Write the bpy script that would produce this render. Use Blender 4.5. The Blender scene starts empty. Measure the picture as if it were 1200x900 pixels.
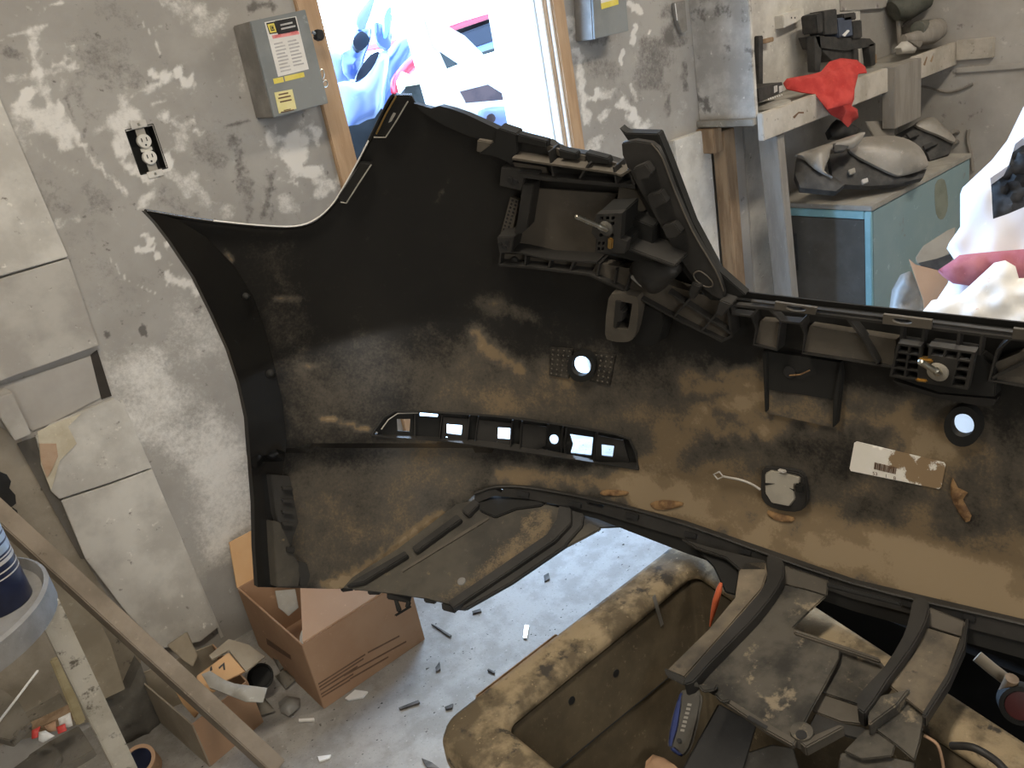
import bpy, bmesh, math, random
import numpy as np
from mathutils import Vector, Matrix
from mathutils.bvhtree import BVHTree
from mathutils.geometry import delaunay_2d_cdt, tessellate_polygon

random.seed(7)
SC = bpy.context.scene
COL = SC.collection

# ------------------------------------------------------------------ camera
CAM_H = 1.5
CO = Vector((0, 0, CAM_H))
dn = Vector((450, -2300, -1000)).normalized()
up = -dn
fw = Vector((0, 0, -1)); hd = (fw - fw.dot(up) * up).normalized(); rt = hd.cross(up)
AZ = math.radians(37)
rw = Vector((math.cos(AZ), -math.sin(AZ), 0)); hw = Vector((math.sin(AZ), math.cos(AZ), 0)); uw = Vector((0, 0, 1))
ROT = Matrix((rw, hw, uw)).transposed() @ Matrix((rt, hd, up))
cam_d = bpy.data.cameras.new('camera'); cam = bpy.data.objects.new('camera', cam_d); COL.objects.link(cam)
cam_d.lens = 30.0; cam_d.sensor_width = 36.0; cam_d.clip_start = 0.02
cam.matrix_world = Matrix.Translation(CO) @ ROT.to_4x4()
SC.camera = cam

# ------------------------------------------------------------------ world, sun, lamps, exposure
SC.view_settings.view_transform = 'Standard'; SC.view_settings.look = 'None'
SC.view_settings.gamma = 1.0; SC.view_settings.use_curve_mapping = False
SC.view_settings.exposure = 0.0
SC.cycles.use_denoising = True
SC.cycles.max_bounces = 8; SC.cycles.diffuse_bounces = 5; SC.cycles.glossy_bounces = 4
SC.cycles.sample_clamp_indirect = 6.0
W = bpy.data.worlds.new('sky'); SC.world = W; W.use_nodes = True
wn = W.node_tree; bgn = wn.nodes['Background']
sky = wn.nodes.new('ShaderNodeTexSky'); sky.sky_type = 'HOSEK_WILKIE'
sky.sun_direction = Vector((0.45, 0.6, 0.66)).normalized(); sky.turbidity = 6.0; sky.ground_albedo = 0.5
mixw = wn.nodes.new('ShaderNodeMix'); mixw.data_type = 'RGBA'; mixw.inputs[0].default_value = 0.75
wn.links.new(sky.outputs[0], mixw.inputs[6]); mixw.inputs[7].default_value = (0.38, 0.62, 1.0, 1)
wn.links.new(mixw.outputs[2], bgn.inputs['Color'])
bgn.inputs['Strength'].default_value = 27.0

def light(kind, name, loc, energy, color, size=None, size_y=None, aim=None, label=''):
    d = bpy.data.lights.new(name, kind); d.energy = energy; d.color = color
    o = bpy.data.objects.new(name, d); COL.objects.link(o); o.location = loc
    if kind == 'AREA':
        d.shape = 'RECTANGLE'; d.size = size; d.size_y = size_y
    if aim is not None:
        o.rotation_euler = (Vector(aim) - Vector(loc)).to_track_quat('-Z', 'Y').to_euler()
    return o
sun = light('SUN', 'sun', (4, 6, 6), 2.6, (0.80, 0.90, 1.0), aim=(4 - 0.62, 6 - 0.72, 6 - 0.95))
sun.data.angle = math.radians(14)
WARM = (1.0, 0.88, 0.72)
light('AREA', 'ceiling_fill_light', (0.30, 0.75, 2.70), 32, WARM, 1.2, 0.25, aim=(0.30, 0.75, 0))  # both ceiling lights are fill added above the view
light('AREA', 'ceiling_fill_light', (3.1, 0.5, 2.70), 44, WARM, 1.2, 0.25, aim=(3.1, 0.5, 0))
light('AREA', 'rear_fill_light', (-0.7, -2.88, 1.9), 57, (1.0, 0.95, 0.88), 1.6, 1.1, aim=(0.6, 1.8, 0.7))  # fill light added unseen behind the camera
portal = light('AREA', 'door_portal', (1.66, 2.32, 1.05), 1, (1, 1, 1), 0.85, 2.1, aim=(1.66, 0, 1.05))
portal.data.cycles.is_portal = True

# ------------------------------------------------------------------ geometry helpers
def ray(px, py):
    return ROT @ Vector(((px - 600) / 1000, (450 - py) / 1000, -1.0))
def PX(v): return (Vector((v, 0, 0)), Vector((-1, 0, 0)))
def PY(v): return (Vector((0, v, 0)), Vector((0, -1, 0)))
def PZ(v): return (Vector((0, 0, v)), Vector((0, 0, 1)))
def hit(px, py, pl):
    d = ray(px, py); p, n = pl
    return CO + d * ((p - CO).dot(n) / d.dot(n))
def hits(pts, pl): return [hit(x, y, pl) for x, y in pts]
def plane_at(px, py, pl, n):
    """plane through the point where a ray meets pl, with another normal"""
    return (hit(px, py, pl), Vector(n).normalized())
RT = np.array(ROT)
def to_px(V):
    c = (np.asarray(V) - np.array(CO)) @ RT
    return np.stack([600 - 1000 * c[:, 0] / c[:, 2], 450 + 1000 * c[:, 1] / c[:, 2]], 1)

ORG = {}
def origin_of(o): return ORG[o.name]
def thing(name, label, cat, loc=(0, 0, 0), group=None):
    o = bpy.data.objects.new(name, None); COL.objects.link(o); o.location = loc
    o.empty_display_size = 0.05
    ORG[o.name] = Vector(loc); o['label'] = label; o['category'] = cat
    if group: o['group'] = group
    return o
def tag(o, label, cat=None, group=None, kind=None):
    o['label'] = label
    if cat: o['category'] = cat
    if group: o['group'] = group
    if kind: o['kind'] = kind
    return o
def mk(name, verts, faces, mat, par=None, attrs=None, smooth=35, bev=0, seg=2, recalc=True):
    """world-space verts -> one mesh object; a part keeps its thing's origin"""
    verts = [Vector(v) for v in verts]
    if par is not None: org = origin_of(par)
    else:
        lo = [min(v[i] for v in verts) for i in range(3)]; hi = [max(v[i] for v in verts) for i in range(3)]
        org = Vector(((lo[0] + hi[0]) / 2, (lo[1] + hi[1]) / 2, lo[2]))
    me = bpy.data.meshes.new(name)
    me.from_pydata([v - org for v in verts], [], faces)
    if recalc or bev:
        bm = bmesh.new(); bm.from_mesh(me)
        bmesh.ops.recalc_face_normals(bm, faces=bm.faces)
        if bev:
            es = [e for e in bm.edges if len(e.link_faces) == 2 and e.calc_face_angle(0) > 0.6]
            bmesh.ops.bevel(bm, geom=es, offset=bev, segments=seg, affect='EDGES', clamp_overlap=True)
        bm.to_mesh(me); bm.free()
    if attrs and not bev:
        for k, arr in attrs.items():
            a = me.attributes.new(k, 'FLOAT', 'POINT'); a.data.foreach_set('value', np.asarray(arr, dtype=np.float32))
    if smooth:
        me.polygons.foreach_set('use_smooth', [True] * len(me.polygons))
        me.set_sharp_from_angle(angle=math.radians(smooth))
    me.materials.append(mat)
    o = bpy.data.objects.new(name, me); COL.objects.link(o)
    if par is not None: o.parent = par
    else: o.location = org
    ORG[o.name] = org
    return o

def prism_geo(front, ext, holes=()):
    """closed prism from a 3-D polygon (with holes), extruded along ext"""
    loops = [list(front)] + [list(h) for h in holes]
    flat = [v for l in loops for v in l]; n = len(flat)
    ext = Vector(ext)
    V = flat + [v + ext for v in flat]; Fs = []
    if holes or len(front) > 4:
        tris = tessellate_polygon(loops)
        if not holes:
            Fs.append(list(range(n))); Fs.append([i + n for i in range(n)][::-1])
        else:
            for t in tris: Fs.append(list(t)); Fs.append([i + n for i in t][::-1])
    else:
        Fs.append(list(range(n))); Fs.append([i + n for i in range(n)][::-1])
    k = 0
    for l in loops:
        m = len(l)
        for i in range(m):
            a = k + i; b = k + (i + 1) % m
            Fs.append([a, b, b + n, a + n])
        k += m
    return V, Fs
def prism(name, front, ext, mat, par=None, holes=(), bev=0, smooth=35):
    V, Fs = prism_geo(front, ext, holes)
    return mk(name, V, Fs, mat, par, bev=bev, smooth=smooth)
def slab(name, px, pl, th, mat, par=None, holes=(), bev=0.002, smooth=35):
    """outline in the photo laid on a real plane, with thickness behind it"""
    return prism(name, hits(px, pl), -pl[1] * th, mat, par, [hits(h, pl) for h in holes], 0 if holes else bev, smooth)
def box(name, x, y, z, mat, par=None, bev=0.003, holes=None):
    f = [Vector((x[0], y[0], z[0])), Vector((x[1], y[0], z[0])), Vector((x[1], y[0], z[1])), Vector((x[0], y[0], z[1]))]
    return prism(name, f, Vector((0, y[1] - y[0], 0)), mat, par, bev=bev)
def beam(name, p0, p1, w, h, mat, par=None, upv=(0, 0, 1), bev=0.003):
    p0 = Vector(p0); p1 = Vector(p1); d = (p1 - p0).normalized(); s = d.cross(Vector(upv)).normalized(); u = s.cross(d)
    f = [p0 + s * a * w / 2 + u * b * h / 2 for a, b in ((-1, -1), (1, -1), (1, 1), (-1, 1))]
    return prism(name, f, p1 - p0, mat, par, bev=bev)
def tube_geo(pts, r, n=8, closed=False):
    pts = [Vector(p) for p in pts]; m = len(pts)
    rs = r if isinstance(r, (list, tuple)) else [r] * m
    V = []; Fs = []; prev = None
    for i, p in enumerate(pts):
        if closed: t = pts[(i + 1) % m] - pts[i - 1]
        else: t = pts[min(i + 1, m - 1)] - pts[max(i - 1, 0)]
        t.normalize()
        a = prev - prev.dot(t) * t if prev else t.orthogonal()
        a.normalize(); prev = a; b = t.cross(a)
        for k in range(n):
            an = 2 * math.pi * k / n
            V.append(p + (a * math.cos(an) + b * math.sin(an)) * rs[i])
    for i in range(m if closed else m - 1):
        for k in range(n):
            a0 = i * n + k; a1 = i * n + (k + 1) % n; j = ((i + 1) % m) * n
            Fs.append([a0, a1, j + (k + 1) % n, j + k])
    if not closed:
        Fs.append(list(range(n))[::-1]); Fs.append([(m - 1) * n + k for k in range(n)])
    return V, Fs
def tube(name, pts, r, mat, par=None, n=8, closed=False):
    V, Fs = tube_geo(pts, r, n, closed); return mk(name, V, Fs, mat, par, smooth=50)
def lathe_geo(c, axis, prof, n=24):
    c = Vector(c); ax = Vector(axis).normalized(); a = ax.orthogonal().normalized(); b = ax.cross(a)
    V = []; Fs = []
    for r, h in prof:
        for k in range(n):
            an = 2 * math.pi * k / n
            V.append(c + ax * h + (a * math.cos(an) + b * math.sin(an)) * r)
    m = len(prof)
    for i in range(m - 1):
        for k in range(n):
            Fs.append([i * n + k, i * n + (k + 1) % n, (i + 1) * n + (k + 1) % n, (i + 1) * n + k])
    Fs.append(list(range(n))[::-1]); Fs.append([(m - 1) * n + k for k in range(n)])
    return V, Fs
def lathe(name, c, axis, prof, mat, par=None, n=24, smooth=40):
    V, Fs = lathe_geo(c, axis, prof, n); return mk(name, V, Fs, mat, par, smooth=smooth)

# polygons in the plane of the photo: point tests, distances, constrained triangulation
def inside(P, poly):
    x, y = P[:, 0], P[:, 1]; c = np.zeros(len(P), bool); q = np.asarray(poly, float)
    for i in range(len(q)):
        x1, y1 = q[i]; x2, y2 = q[i - 1]
        t = (y1 > y) != (y2 > y)
        with np.errstate(divide='ignore', invalid='ignore'):
            c ^= t & (x < (x2 - x1) * (y - y1) / (y2 - y1 + 1e-12) + x1)
    return c
def seg_dist(P, pts, closed=False):
    q = np.asarray(pts, float); n = len(q); D = np.full(len(P), 1e9)
    if n == 1: return np.hypot(P[:, 0] - q[0, 0], P[:, 1] - q[0, 1])
    for i in range(n if closed else n - 1):
        a = q[i]; b = q[(i + 1) % n]; ab = b - a; L = max(ab @ ab, 1e-9)
        t = np.clip(((P - a) @ ab) / L, 0, 1)
        D = np.minimum(D, np.hypot(*(P - a - t[:, None] * ab).T))
    return D
def densify(poly, step):
    out = []
    for i in range(len(poly)):
        a = np.array(poly[i], float); b = np.array(poly[(i + 1) % len(poly)], float)
        k = max(1, int(np.hypot(*(b - a)) / step))
        for j in range(k): out.append(tuple(a + (b - a) * j / k))
    return out
def circ(cx, cy, r, n=20, ry=None): return [(cx + r * math.cos(2 * math.pi * k / n), cy + (ry or r) * math.sin(2 * math.pi * k / n)) for k in range(n)]
def smooth_poly(pts, k=4, closed=True):
    """Catmull-Rom through the points"""
    q = [np.array(p, float) for p in pts]; n = len(q); out = []
    rng = range(n) if closed else range(n - 1)
    for i in rng:
        p0 = q[(i - 1) % n] if closed or i > 0 else q[i]; p1 = q[i]; p2 = q[(i + 1) % n]
        p3 = q[(i + 2) % n] if closed or i + 2 < n else p2
        for j in range(k):
            t = j / k
            out.append(tuple(0.5 * ((2 * p1) + (-p0 + p2) * t + (2 * p0 - 5 * p1 + 4 * p2 - p3) * t * t + (-p0 + 3 * p1 - 3 * p2 + p3) * t ** 3)))
    if not closed: out.append(tuple(q[-1]))
    return out
def triangulate(outer, holes, step):
    loops = [densify(outer, step)] + [densify(h, step) for h in holes]
    pts = []; edges = []
    for l in loops:
        k = len(pts); pts += l; edges += [(k + i, k + (i + 1) % len(l)) for i in range(len(l))]
    B = np.array(pts)
    gx = np.arange(B[:, 0].min() + step / 2, B[:, 0].max(), step); gy = np.arange(B[:, 1].min() + step / 2, B[:, 1].max(), step * 0.87)
    G = np.array([(x + (step / 2 if j % 2 else 0), y) for j, y in enumerate(gy) for x in gx]) if len(gx) and len(gy) else np.zeros((0, 2))
    if len(G):
        ok = inside(G, outer)
        for h in holes: ok &= ~inside(G, h)
        for l in loops: ok &= seg_dist(G, l, True) > step * 0.45
        G = G[ok]
    allp = [Vector(p) for p in pts] + [Vector(p) for p in G]
    v2, e2, f2 = delaunay_2d_cdt(allp, edges, [], 0, 1e-6)[:3]
    P = np.array([tuple(v) for v in v2]); T = np.array([f for f in f2 if len(f) == 3])
    c = P[T].mean(1); ok = inside(c, outer)
    for h in holes: ok &= ~inside(c, h)
    return P, T[ok]
def close_shell(Vi, Vo, T):
    """inner + outer skins and the walls between them"""
    n = len(Vi); F = [list(map(int, t)) for t in T] + [[int(i) + n for i in t[::-1]] for t in T]
    cnt = {}
    for t in T:
        for a, b in ((t[0], t[1]), (t[1], t[2]), (t[2], t[0])):
            cnt[(int(a), int(b))] = 1
    for a, b in cnt:
        if (b, a) not in cnt: F.append([b, a, a + n, b + n])
    return list(Vi) + list(Vo), F
def wob(P, amp, wl, seed):
    rs = np.random.RandomState(seed); out = np.zeros(len(P))
    for k in range(6):
        a = rs.uniform(0, 2 * math.pi); w = 2 * math.pi / (wl * rs.uniform(0.5, 1.6))
        out += np.sin((P[:, 0] * math.cos(a) + P[:, 1] * math.sin(a)) * w + rs.uniform(0, 6.28))
    return amp * out / 2.5
def paint(P, strokes, base, soft=True):
    """wear: soft-edged stains and scuffs; strokes = (points, half width, amount)"""
    A = np.full(len(P), float(base))
    for i, (pts, w, amt) in enumerate(strokes):
        Q = P + np.stack([wob(P, w * 0.35, max(w * 1.6, 14), i), wob(P, w * 0.35, max(w * 1.6, 14), i + 99)], 1)
        D = seg_dist(Q, pts)
        A += amt * (np.exp(-1.1 * (D / w) ** 2) if soft else np.clip(1.6 - 1.6 * D / w, 0, 1))
    return A
def bulge_geo(poly, pl, h, d0, step=8, fold=0, wl=40, seed=1, back=0.004, holes=()):
    """swollen sheet over an outline: rises from its rim, with folds"""
    P, T = triangulate(poly, holes, step)
    D = seg_dist(P, densify(poly, step), True)
    hgt = h * (1 - np.exp(-D / d0)) + wob(P, fold, wl, seed) * np.clip(D / d0, 0, 1)
    n = pl[1]
    if n.dot(CO - pl[0]) < 0: n = -n
    Vi = []; Vo = []
    for (x, y), q in zip(P, hgt):
        p = hit(x, y, pl); Vi.append(p + n * float(q)); Vo.append(p - n * back)
    return close_shell(Vi, Vo, T)
def bulge(name, poly, pl, h, d0, mat, par=None, **k):
    V, F = bulge_geo(poly, pl, h, d0, **k); return mk(name, V, F, mat, par, smooth=60)
def text(name, s, px, pl, hpx, mat, par=None, ang=0.0, depth=0.0004, width=None):
    """printed lettering: baseline starts at a photo point on a plane; ang = the baseline's slope in the photo"""
    cu = bpy.data.curves.new(name, 'FONT'); cu.body = s; cu.size = 1.0; cu.extrude = 0
    to = bpy.data.objects.new(name, cu); me = bpy.data.meshes.new_from_object(to)
    bpy.data.objects.remove(to)
    n = pl[1]; p0 = hit(px[0], px[1], pl); p1 = hit(px[0] + 10 * math.cos(ang), px[1] + 10 * math.sin(ang), pl)
    ex = (p1 - p0).normalized(); ey = n.cross(ex); sc = hpx * (p0 - CO).length / 1000 / 0.7
    xs = [v.co.x for v in me.vertices] or [0]
    kx = 1.0 if width is None else (width * (p1 - p0).length / 10) / (max(xs) * sc)
    V = [p0 + ex * v.co.x * sc * kx + ey * v.co.y * sc + n * depth for v in me.vertices]
    F = [list(p.vertices) for p in me.polygons]
    return mk(name, V, F, mat, par, smooth=0, recalc=False)

# ------------------------------------------------------------------ materials
def M(name, c1, c2=None, scale=8, rough=0.8, bump=0.15, metal=0.0, c3=None, c3s=60, c3t=0.62, spec=0.4, attr=None, attr_cols=None, bscale=None, stretch=None, band=0.12, mid=0.5, rough2=None, an=(60, 0.9)):
    """procedural material: two tones of noise, optional specks, optional wear attribute"""
    m = bpy.data.materials.new(name); m.use_nodes = True; nt = m.node_tree; N = nt.nodes; L = nt.links
    b = N['Principled BSDF']; b.inputs['Roughness'].default_value = rough; b.inputs['Metallic'].default_value = metal
    b.inputs['Specular IOR Level'].default_value = spec
    tc = N.new('ShaderNodeTexCoord'); mp = N.new('ShaderNodeMapping'); L.new(tc.outputs['Object'], mp.inputs[0])
    if stretch: mp.inputs['Scale'].default_value = stretch
    def noise(s, det=6, ro=0.6):
        n = N.new('ShaderNodeTexNoise'); n.inputs['Scale'].default_value = s; n.inputs['Detail'].default_value = det
        n.inputs['Roughness'].default_value = ro; L.new(mp.outputs[0], n.inputs['Vector']); return n.outputs['Fac']
    def ramp(src, a, bb):
        r = N.new('ShaderNodeMapRange'); r.inputs['From Min'].default_value = a; r.inputs['From Max'].default_value = bb
        r.interpolation_type = 'SMOOTHSTEP'; L.new(src, r.inputs['Value']); return r.outputs[0]
    def mix(f, a, bb):
        x = N.new('ShaderNodeMix'); x.data_type = 'RGBA'
        if isinstance(f, float): x.inputs[0].default_value = f
        else: L.new(f, x.inputs[0])
        for i, c in ((6, a), (7, bb)):
            if isinstance(c, tuple): x.inputs[i].default_value = (*c[:3], 1)
            else: L.new(c, x.inputs[i])
        return x.outputs[2]
    c2 = c2 or tuple(min(1, v * 1.25) for v in c1)
    nz = noise(scale); col = mix(ramp(nz, mid - band, mid + band), c1, c2)
    fine = noise(scale * 7, 3, 0.7)
    col = mix(ramp(fine, 0.62, 0.78), col, tuple(min(1, v * 1.3) for v in c2))
    if c3: col = mix(ramp(noise(c3s, 5, 0.66), c3t - 0.05, c3t + 0.06), col, c3)
    if attr:
        at = N.new('ShaderNodeAttribute'); at.attribute_name = attr
        ad = N.new('ShaderNodeMath'); ad.operation = 'ADD'; L.new(at.outputs['Fac'], ad.inputs[0])
        sb = N.new('ShaderNodeMath'); sb.operation = 'MULTIPLY_ADD'; L.new(noise(an[0], 8, 0.7), sb.inputs[0])
        sb.inputs[1].default_value = an[1]; sb.inputs[2].default_value = -an[1] / 2
        s2 = N.new('ShaderNodeMath'); s2.operation = 'MULTIPLY_ADD'; L.new(noise(an[0] * 4.5, 4, 0.7), s2.inputs[0])
        s2.inputs[1].default_value = an[1] * 0.9; L.new(sb.outputs[0], s2.inputs[2])
        s3 = N.new('ShaderNodeMath'); s3.operation = 'SUBTRACT'; L.new(s2.outputs[0], s3.inputs[0]); s3.inputs[1].default_value = an[1] * 0.45
        L.new(s3.outputs[0], ad.inputs[1])
        for lo, hi, cc in attr_cols:
            col = mix(ramp(ad.outputs[0], lo, hi), col, cc)
        rr = N.new('ShaderNodeMapRange'); L.new(ad.outputs[0], rr.inputs['Value'])
        rr.inputs['From Min'].default_value = 0.3; rr.inputs['From Max'].default_value = 0.9
        rr.inputs['To Min'].default_value = rough; rr.inputs['To Max'].default_value = rough2 or max(rough, 0.9)
        L.new(rr.outputs[0], b.inputs['Roughness'])
    L.new(col, b.inputs['Base Color'])
    if bump:
        bp = N.new('ShaderNodeBump'); bp.inputs['Strength'].default_value = bump; bp.inputs['Distance'].default_value = 0.004
        L.new(noise(bscale or scale * 5, 6, 0.65), bp.inputs['Height']); L.new(bp.outputs[0], b.inputs['Normal'])
    return m
m_wall = M('painted_drywall', (0.325, 0.31, 0.285), (0.385, 0.37, 0.342), 4, 0.9, 0.12, attr='tone', an=(26, 0.42),
           attr_cols=[(0.36, 0.06, (0.15, 0.14, 0.13)), (0.48, 0.84, (0.72, 0.70, 0.66))], c3=(0.17, 0.16, 0.145), c3s=48, c3t=0.68)
m_wall_far = M('dusty_far_wall', (0.36, 0.34, 0.31), (0.46, 0.44, 0.41), 2.2, 0.95, 0.12, c3=(0.22, 0.20, 0.19), c3s=14, c3t=0.66)
m_board = M('painted_board', (0.46, 0.44, 0.40), (0.62, 0.60, 0.55), 6, 0.9, 0.2, c3=(0.22, 0.20, 0.18), c3s=38, c3t=0.68)
m_stained = M('stained_white_board', (0.40, 0.38, 0.345), (0.60, 0.58, 0.54), 7, 0.9, 0.2, c3=(0.20, 0.19, 0.175), c3s=9, c3t=0.58)
m_board_grey = M('grey_painted_board', (0.36, 0.34, 0.31), (0.47, 0.45, 0.41), 7, 0.9, 0.2, c3=(0.18, 0.17, 0.15), c3s=50, c3t=0.68)
m_blockwork = M('brown_lower_wall', (0.25, 0.22, 0.17), (0.34, 0.30, 0.24), 7, 0.95, 0.3, c3=(0.05, 0.045, 0.04), c3s=25, c3t=0.66)
m_floor = M('concrete_floor', (0.265, 0.25, 0.225), (0.345, 0.33, 0.305), 14, 0.85, 0.3, c3=(0.14, 0.13, 0.12), c3s=160, c3t=0.64)
m_ceiling = M('ceiling_paint', (0.5, 0.48, 0.45), None, 3, 0.95, 0)
m_void = M('dull_black', (0.010, 0.010, 0.010), None, 10, 0.95, 0.05, spec=0.05)
m_stud = M('pine_stud', (0.42, 0.275, 0.16), (0.52, 0.36, 0.225), 5, 0.7, 0.1, stretch=(6, 6, 0.6))
m_brownwood = M('brown_wood', (0.22, 0.145, 0.085), (0.34, 0.24, 0.15), 5, 0.8, 0.2, stretch=(5, 5, 0.8))
m_greywood = M('grey_weathered_wood', (0.23, 0.21, 0.185), (0.28, 0.26, 0.23), 6, 0.9, 0.2, stretch=(4, 4, 0.7))
m_shelfwood = M('dusty_shelf_wood', (0.38, 0.345, 0.29), (0.52, 0.48, 0.42), 6, 0.9, 0.2, c3=(0.2, 0.18, 0.15), c3s=30, c3t=0.66)
m_shelftop = M('shelf_dust', (0.24, 0.225, 0.195), (0.34, 0.32, 0.28), 6, 0.95, 0.2)
m_white = M('white_paint', (0.78, 0.78, 0.76), (0.84, 0.84, 0.82), 4, 0.6, 0.03)
m_offwhite = M('offwhite_plastic', (0.58, 0.56, 0.51), None, 9, 0.6, 0.03)
m_boxgrey = M('grey_enamel', (0.20, 0.215, 0.215), (0.25, 0.265, 0.262), 6, 0.5, 0.03)
m_boxside = M('dusty_grey_enamel', (0.20, 0.19, 0.175), (0.30, 0.285, 0.26), 8, 0.7, 0.05)
m_steel = M('zinc_steel', (0.55, 0.53, 0.44), (0.72, 0.70, 0.62), 30, 0.32, 0.05, metal=1.0)
m_yellow = M('yellow_print', (0.72, 0.60, 0.10), (0.78, 0.66, 0.16), 30, 0.5, 0)
m_paleyellow = M('pale_yellow_label', (0.75, 0.68, 0.30), (0.80, 0.73, 0.38), 30, 0.5, 0)
m_red = M('red_print', (0.62, 0.08, 0.09), None, 30, 0.5, 0)
m_black = M('black_print', (0.02, 0.02, 0.02), None, 30, 0.5, 0)
m_greyprint = M('grey_print', (0.42, 0.41, 0.40), None, 30, 0.6, 0)
m_paper = M('paper_label', (0.72, 0.70, 0.66), (0.78, 0.76, 0.72), 20, 0.6, 0)
DUST = [(0.48, 0.90, (0.19, 0.145, 0.09)), (0.95, 1.3, (0.33, 0.25, 0.15))]
m_shell = M('bumper_plastic', (0.014, 0.0135, 0.0125), (0.018, 0.017, 0.015), 6, 0.42, 0.05, spec=0.35, attr='dust',
            an=(42, 0.78), attr_cols=[(-0.14, 0.45, (0.088, 0.077, 0.061)), (0.38, 0.84, (0.205, 0.150, 0.088)), (0.92, 1.25, (0.29, 0.22, 0.135))])
m_plastic = M('carrier_plastic', (0.028, 0.027, 0.025), (0.04, 0.038, 0.035), 12, 0.5, 0.06, spec=0.35)
m_plastic_dusty = M('dusty_carrier_plastic', (0.085, 0.075, 0.06), (0.115, 0.10, 0.08), 10, 0.7, 0.08, c3=(0.2, 0.15, 0.09), c3s=50, c3t=0.70)
m_blackgloss = M('gloss_black_plastic', (0.010, 0.010, 0.010), (0.014, 0.014, 0.013), 8, 0.22, 0.03, spec=0.5)
m_black_matt = M('matt_black_plastic', (0.012, 0.012, 0.011), None, 10, 0.7, 0.05)
m_diff = M('muddy_plastic', (0.038, 0.036, 0.032), (0.105, 0.095, 0.078), 12, 0.75, 0.3, c3=(0.26, 0.215, 0.15), c3s=22, c3t=0.60, spec=0.3)
m_diff_tan = M('sand_caked_plastic', (0.075, 0.067, 0.056), (0.25, 0.205, 0.145), 9, 0.9, 0.25, band=0.2, c3=(0.07, 0.06, 0.05), c3s=30, c3t=0.66)
m_flap = M('dusty_flap_plastic', (0.048, 0.044, 0.037), (0.085, 0.076, 0.06), 8, 0.6, 0.15, c3=(0.2, 0.155, 0.09), c3s=40, c3t=0.68, attr='dust', attr_cols=DUST)
m_eye = M('grey_cover_plastic', (0.40, 0.37, 0.31), (0.45, 0.42, 0.35), 30, 0.6, 0.03)
m_wire = M('grey_strap', (0.42, 0.40, 0.36), None, 30, 0.5, 0.02)
m_brass = M('brass_clip', (0.62, 0.42, 0.16), None, 30, 0.35, 0, metal=1.0)
m_leaf = M('dry_leaf', (0.16, 0.09, 0.045), (0.30, 0.18, 0.08), 60, 0.8, 0.1)
m_tub = M('grimy_tub_plastic', (0.070, 0.056, 0.036), (0.115, 0.092, 0.058), 14, 0.8, 0.35, c3=(0.17, 0.14, 0.09), c3s=60, c3t=0.66, spec=0.2, band=0.25)
m_tubrim = M('worn_tub_rim', (0.125, 0.098, 0.062), (0.35, 0.275, 0.17), 15, 0.75, 0.5, c3=(0.06, 0.052, 0.042), c3s=20, c3t=0.60, spec=0.25, band=0.11)
m_card = M('cardboard', (0.33, 0.20, 0.12), (0.37, 0.235, 0.145), 5, 0.9, 0.03)
m_card_in = M('cardboard_inner', (0.42, 0.265, 0.165), (0.46, 0.30, 0.19), 5, 0.9, 0.03)
m_card_grey = M('dusty_cardboard', (0.26, 0.22, 0.165), (0.33, 0.285, 0.215), 6, 0.9, 0.06)
m_card_orange = M('clean_cardboard', (0.56, 0.34, 0.17), (0.60, 0.38, 0.20), 5, 0.9, 0.02)
m_ink = M('brown_print', (0.13, 0.075, 0.045), None, 30, 0.8, 0)
m_timber = M('dusty_timber', (0.20, 0.165, 0.125), (0.31, 0.26, 0.205), 5, 0.85, 0.15, c3=(0.10, 0.08, 0.06), c3s=30, c3t=0.70)
m_whitewash = M('whitewashed_timber', (0.44, 0.40, 0.32), (0.60, 0.56, 0.47), 8, 0.9, 0.25, c3=(0.16, 0.14, 0.11), c3s=34, c3t=0.62)
m_tan = M('tan_plank', (0.30, 0.255, 0.185), (0.38, 0.33, 0.245), 8, 0.9, 0.2)
m_darkgrey = M('dark_grey_rubber', (0.10, 0.092, 0.078), (0.15, 0.14, 0.12), 9, 0.9, 0.4)
m_greydust = M('grey_dusty_plastic', (0.27, 0.255, 0.225), (0.35, 0.335, 0.295), 8, 0.8, 0.1)
m_mirrorcap = M('dusty_silver_paint', (0.20, 0.185, 0.16), (0.27, 0.25, 0.22), 7, 0.45, 0.05, spec=0.6)
m_darkpart = M('dusty_black_part', (0.03, 0.03, 0.03), (0.055, 0.053, 0.05), 20, 0.6, 0.15)
m_blue_cab = M('pale_blue_enamel', (0.23, 0.33, 0.35), (0.28, 0.37, 0.385), 3, 0.6, 0.05, c3=(0.22, 0.20, 0.15), c3s=9, c3t=0.68)
m_blue_edge = M('bright_blue_enamel', (0.22, 0.42, 0.47), (0.27, 0.48, 0.53), 8, 0.55, 0.05)
m_cab_in = M('dark_cabinet_panel', (0.085, 0.08, 0.07), (0.11, 0.105, 0.095), 6, 0.8, 0.05)
m_redcloth = M('red_cotton', (0.42, 0.04, 0.035), (0.52, 0.065, 0.055), 14, 0.95, 0.2)
m_maroon = M('maroon_cotton', (0.38, 0.12, 0.15), (0.45, 0.17, 0.19), 14, 0.95, 0.2)
m_bag = M('white_plastic_sheet', (0.80, 0.80, 0.84), (0.86, 0.86, 0.88), 4, 0.45, 0.05)
m_floral = M('floral_white_cloth', (0.84, 0.82, 0.78), (0.88, 0.87, 0.84), 8, 0.9, 0.15, c3=(0.55, 0.22, 0.12), c3s=26, c3t=0.70)
m_clearbag = M('grey_polythene', (0.19, 0.185, 0.17), (0.25, 0.24, 0.22), 10, 0.35, 0.2)
m_clutter = M('dim_dusty_scrap', (0.13, 0.118, 0.095), (0.19, 0.172, 0.14), 8, 0.95, 0.2, c3=(0.07, 0.06, 0.05), c3s=30, c3t=0.66)
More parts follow.
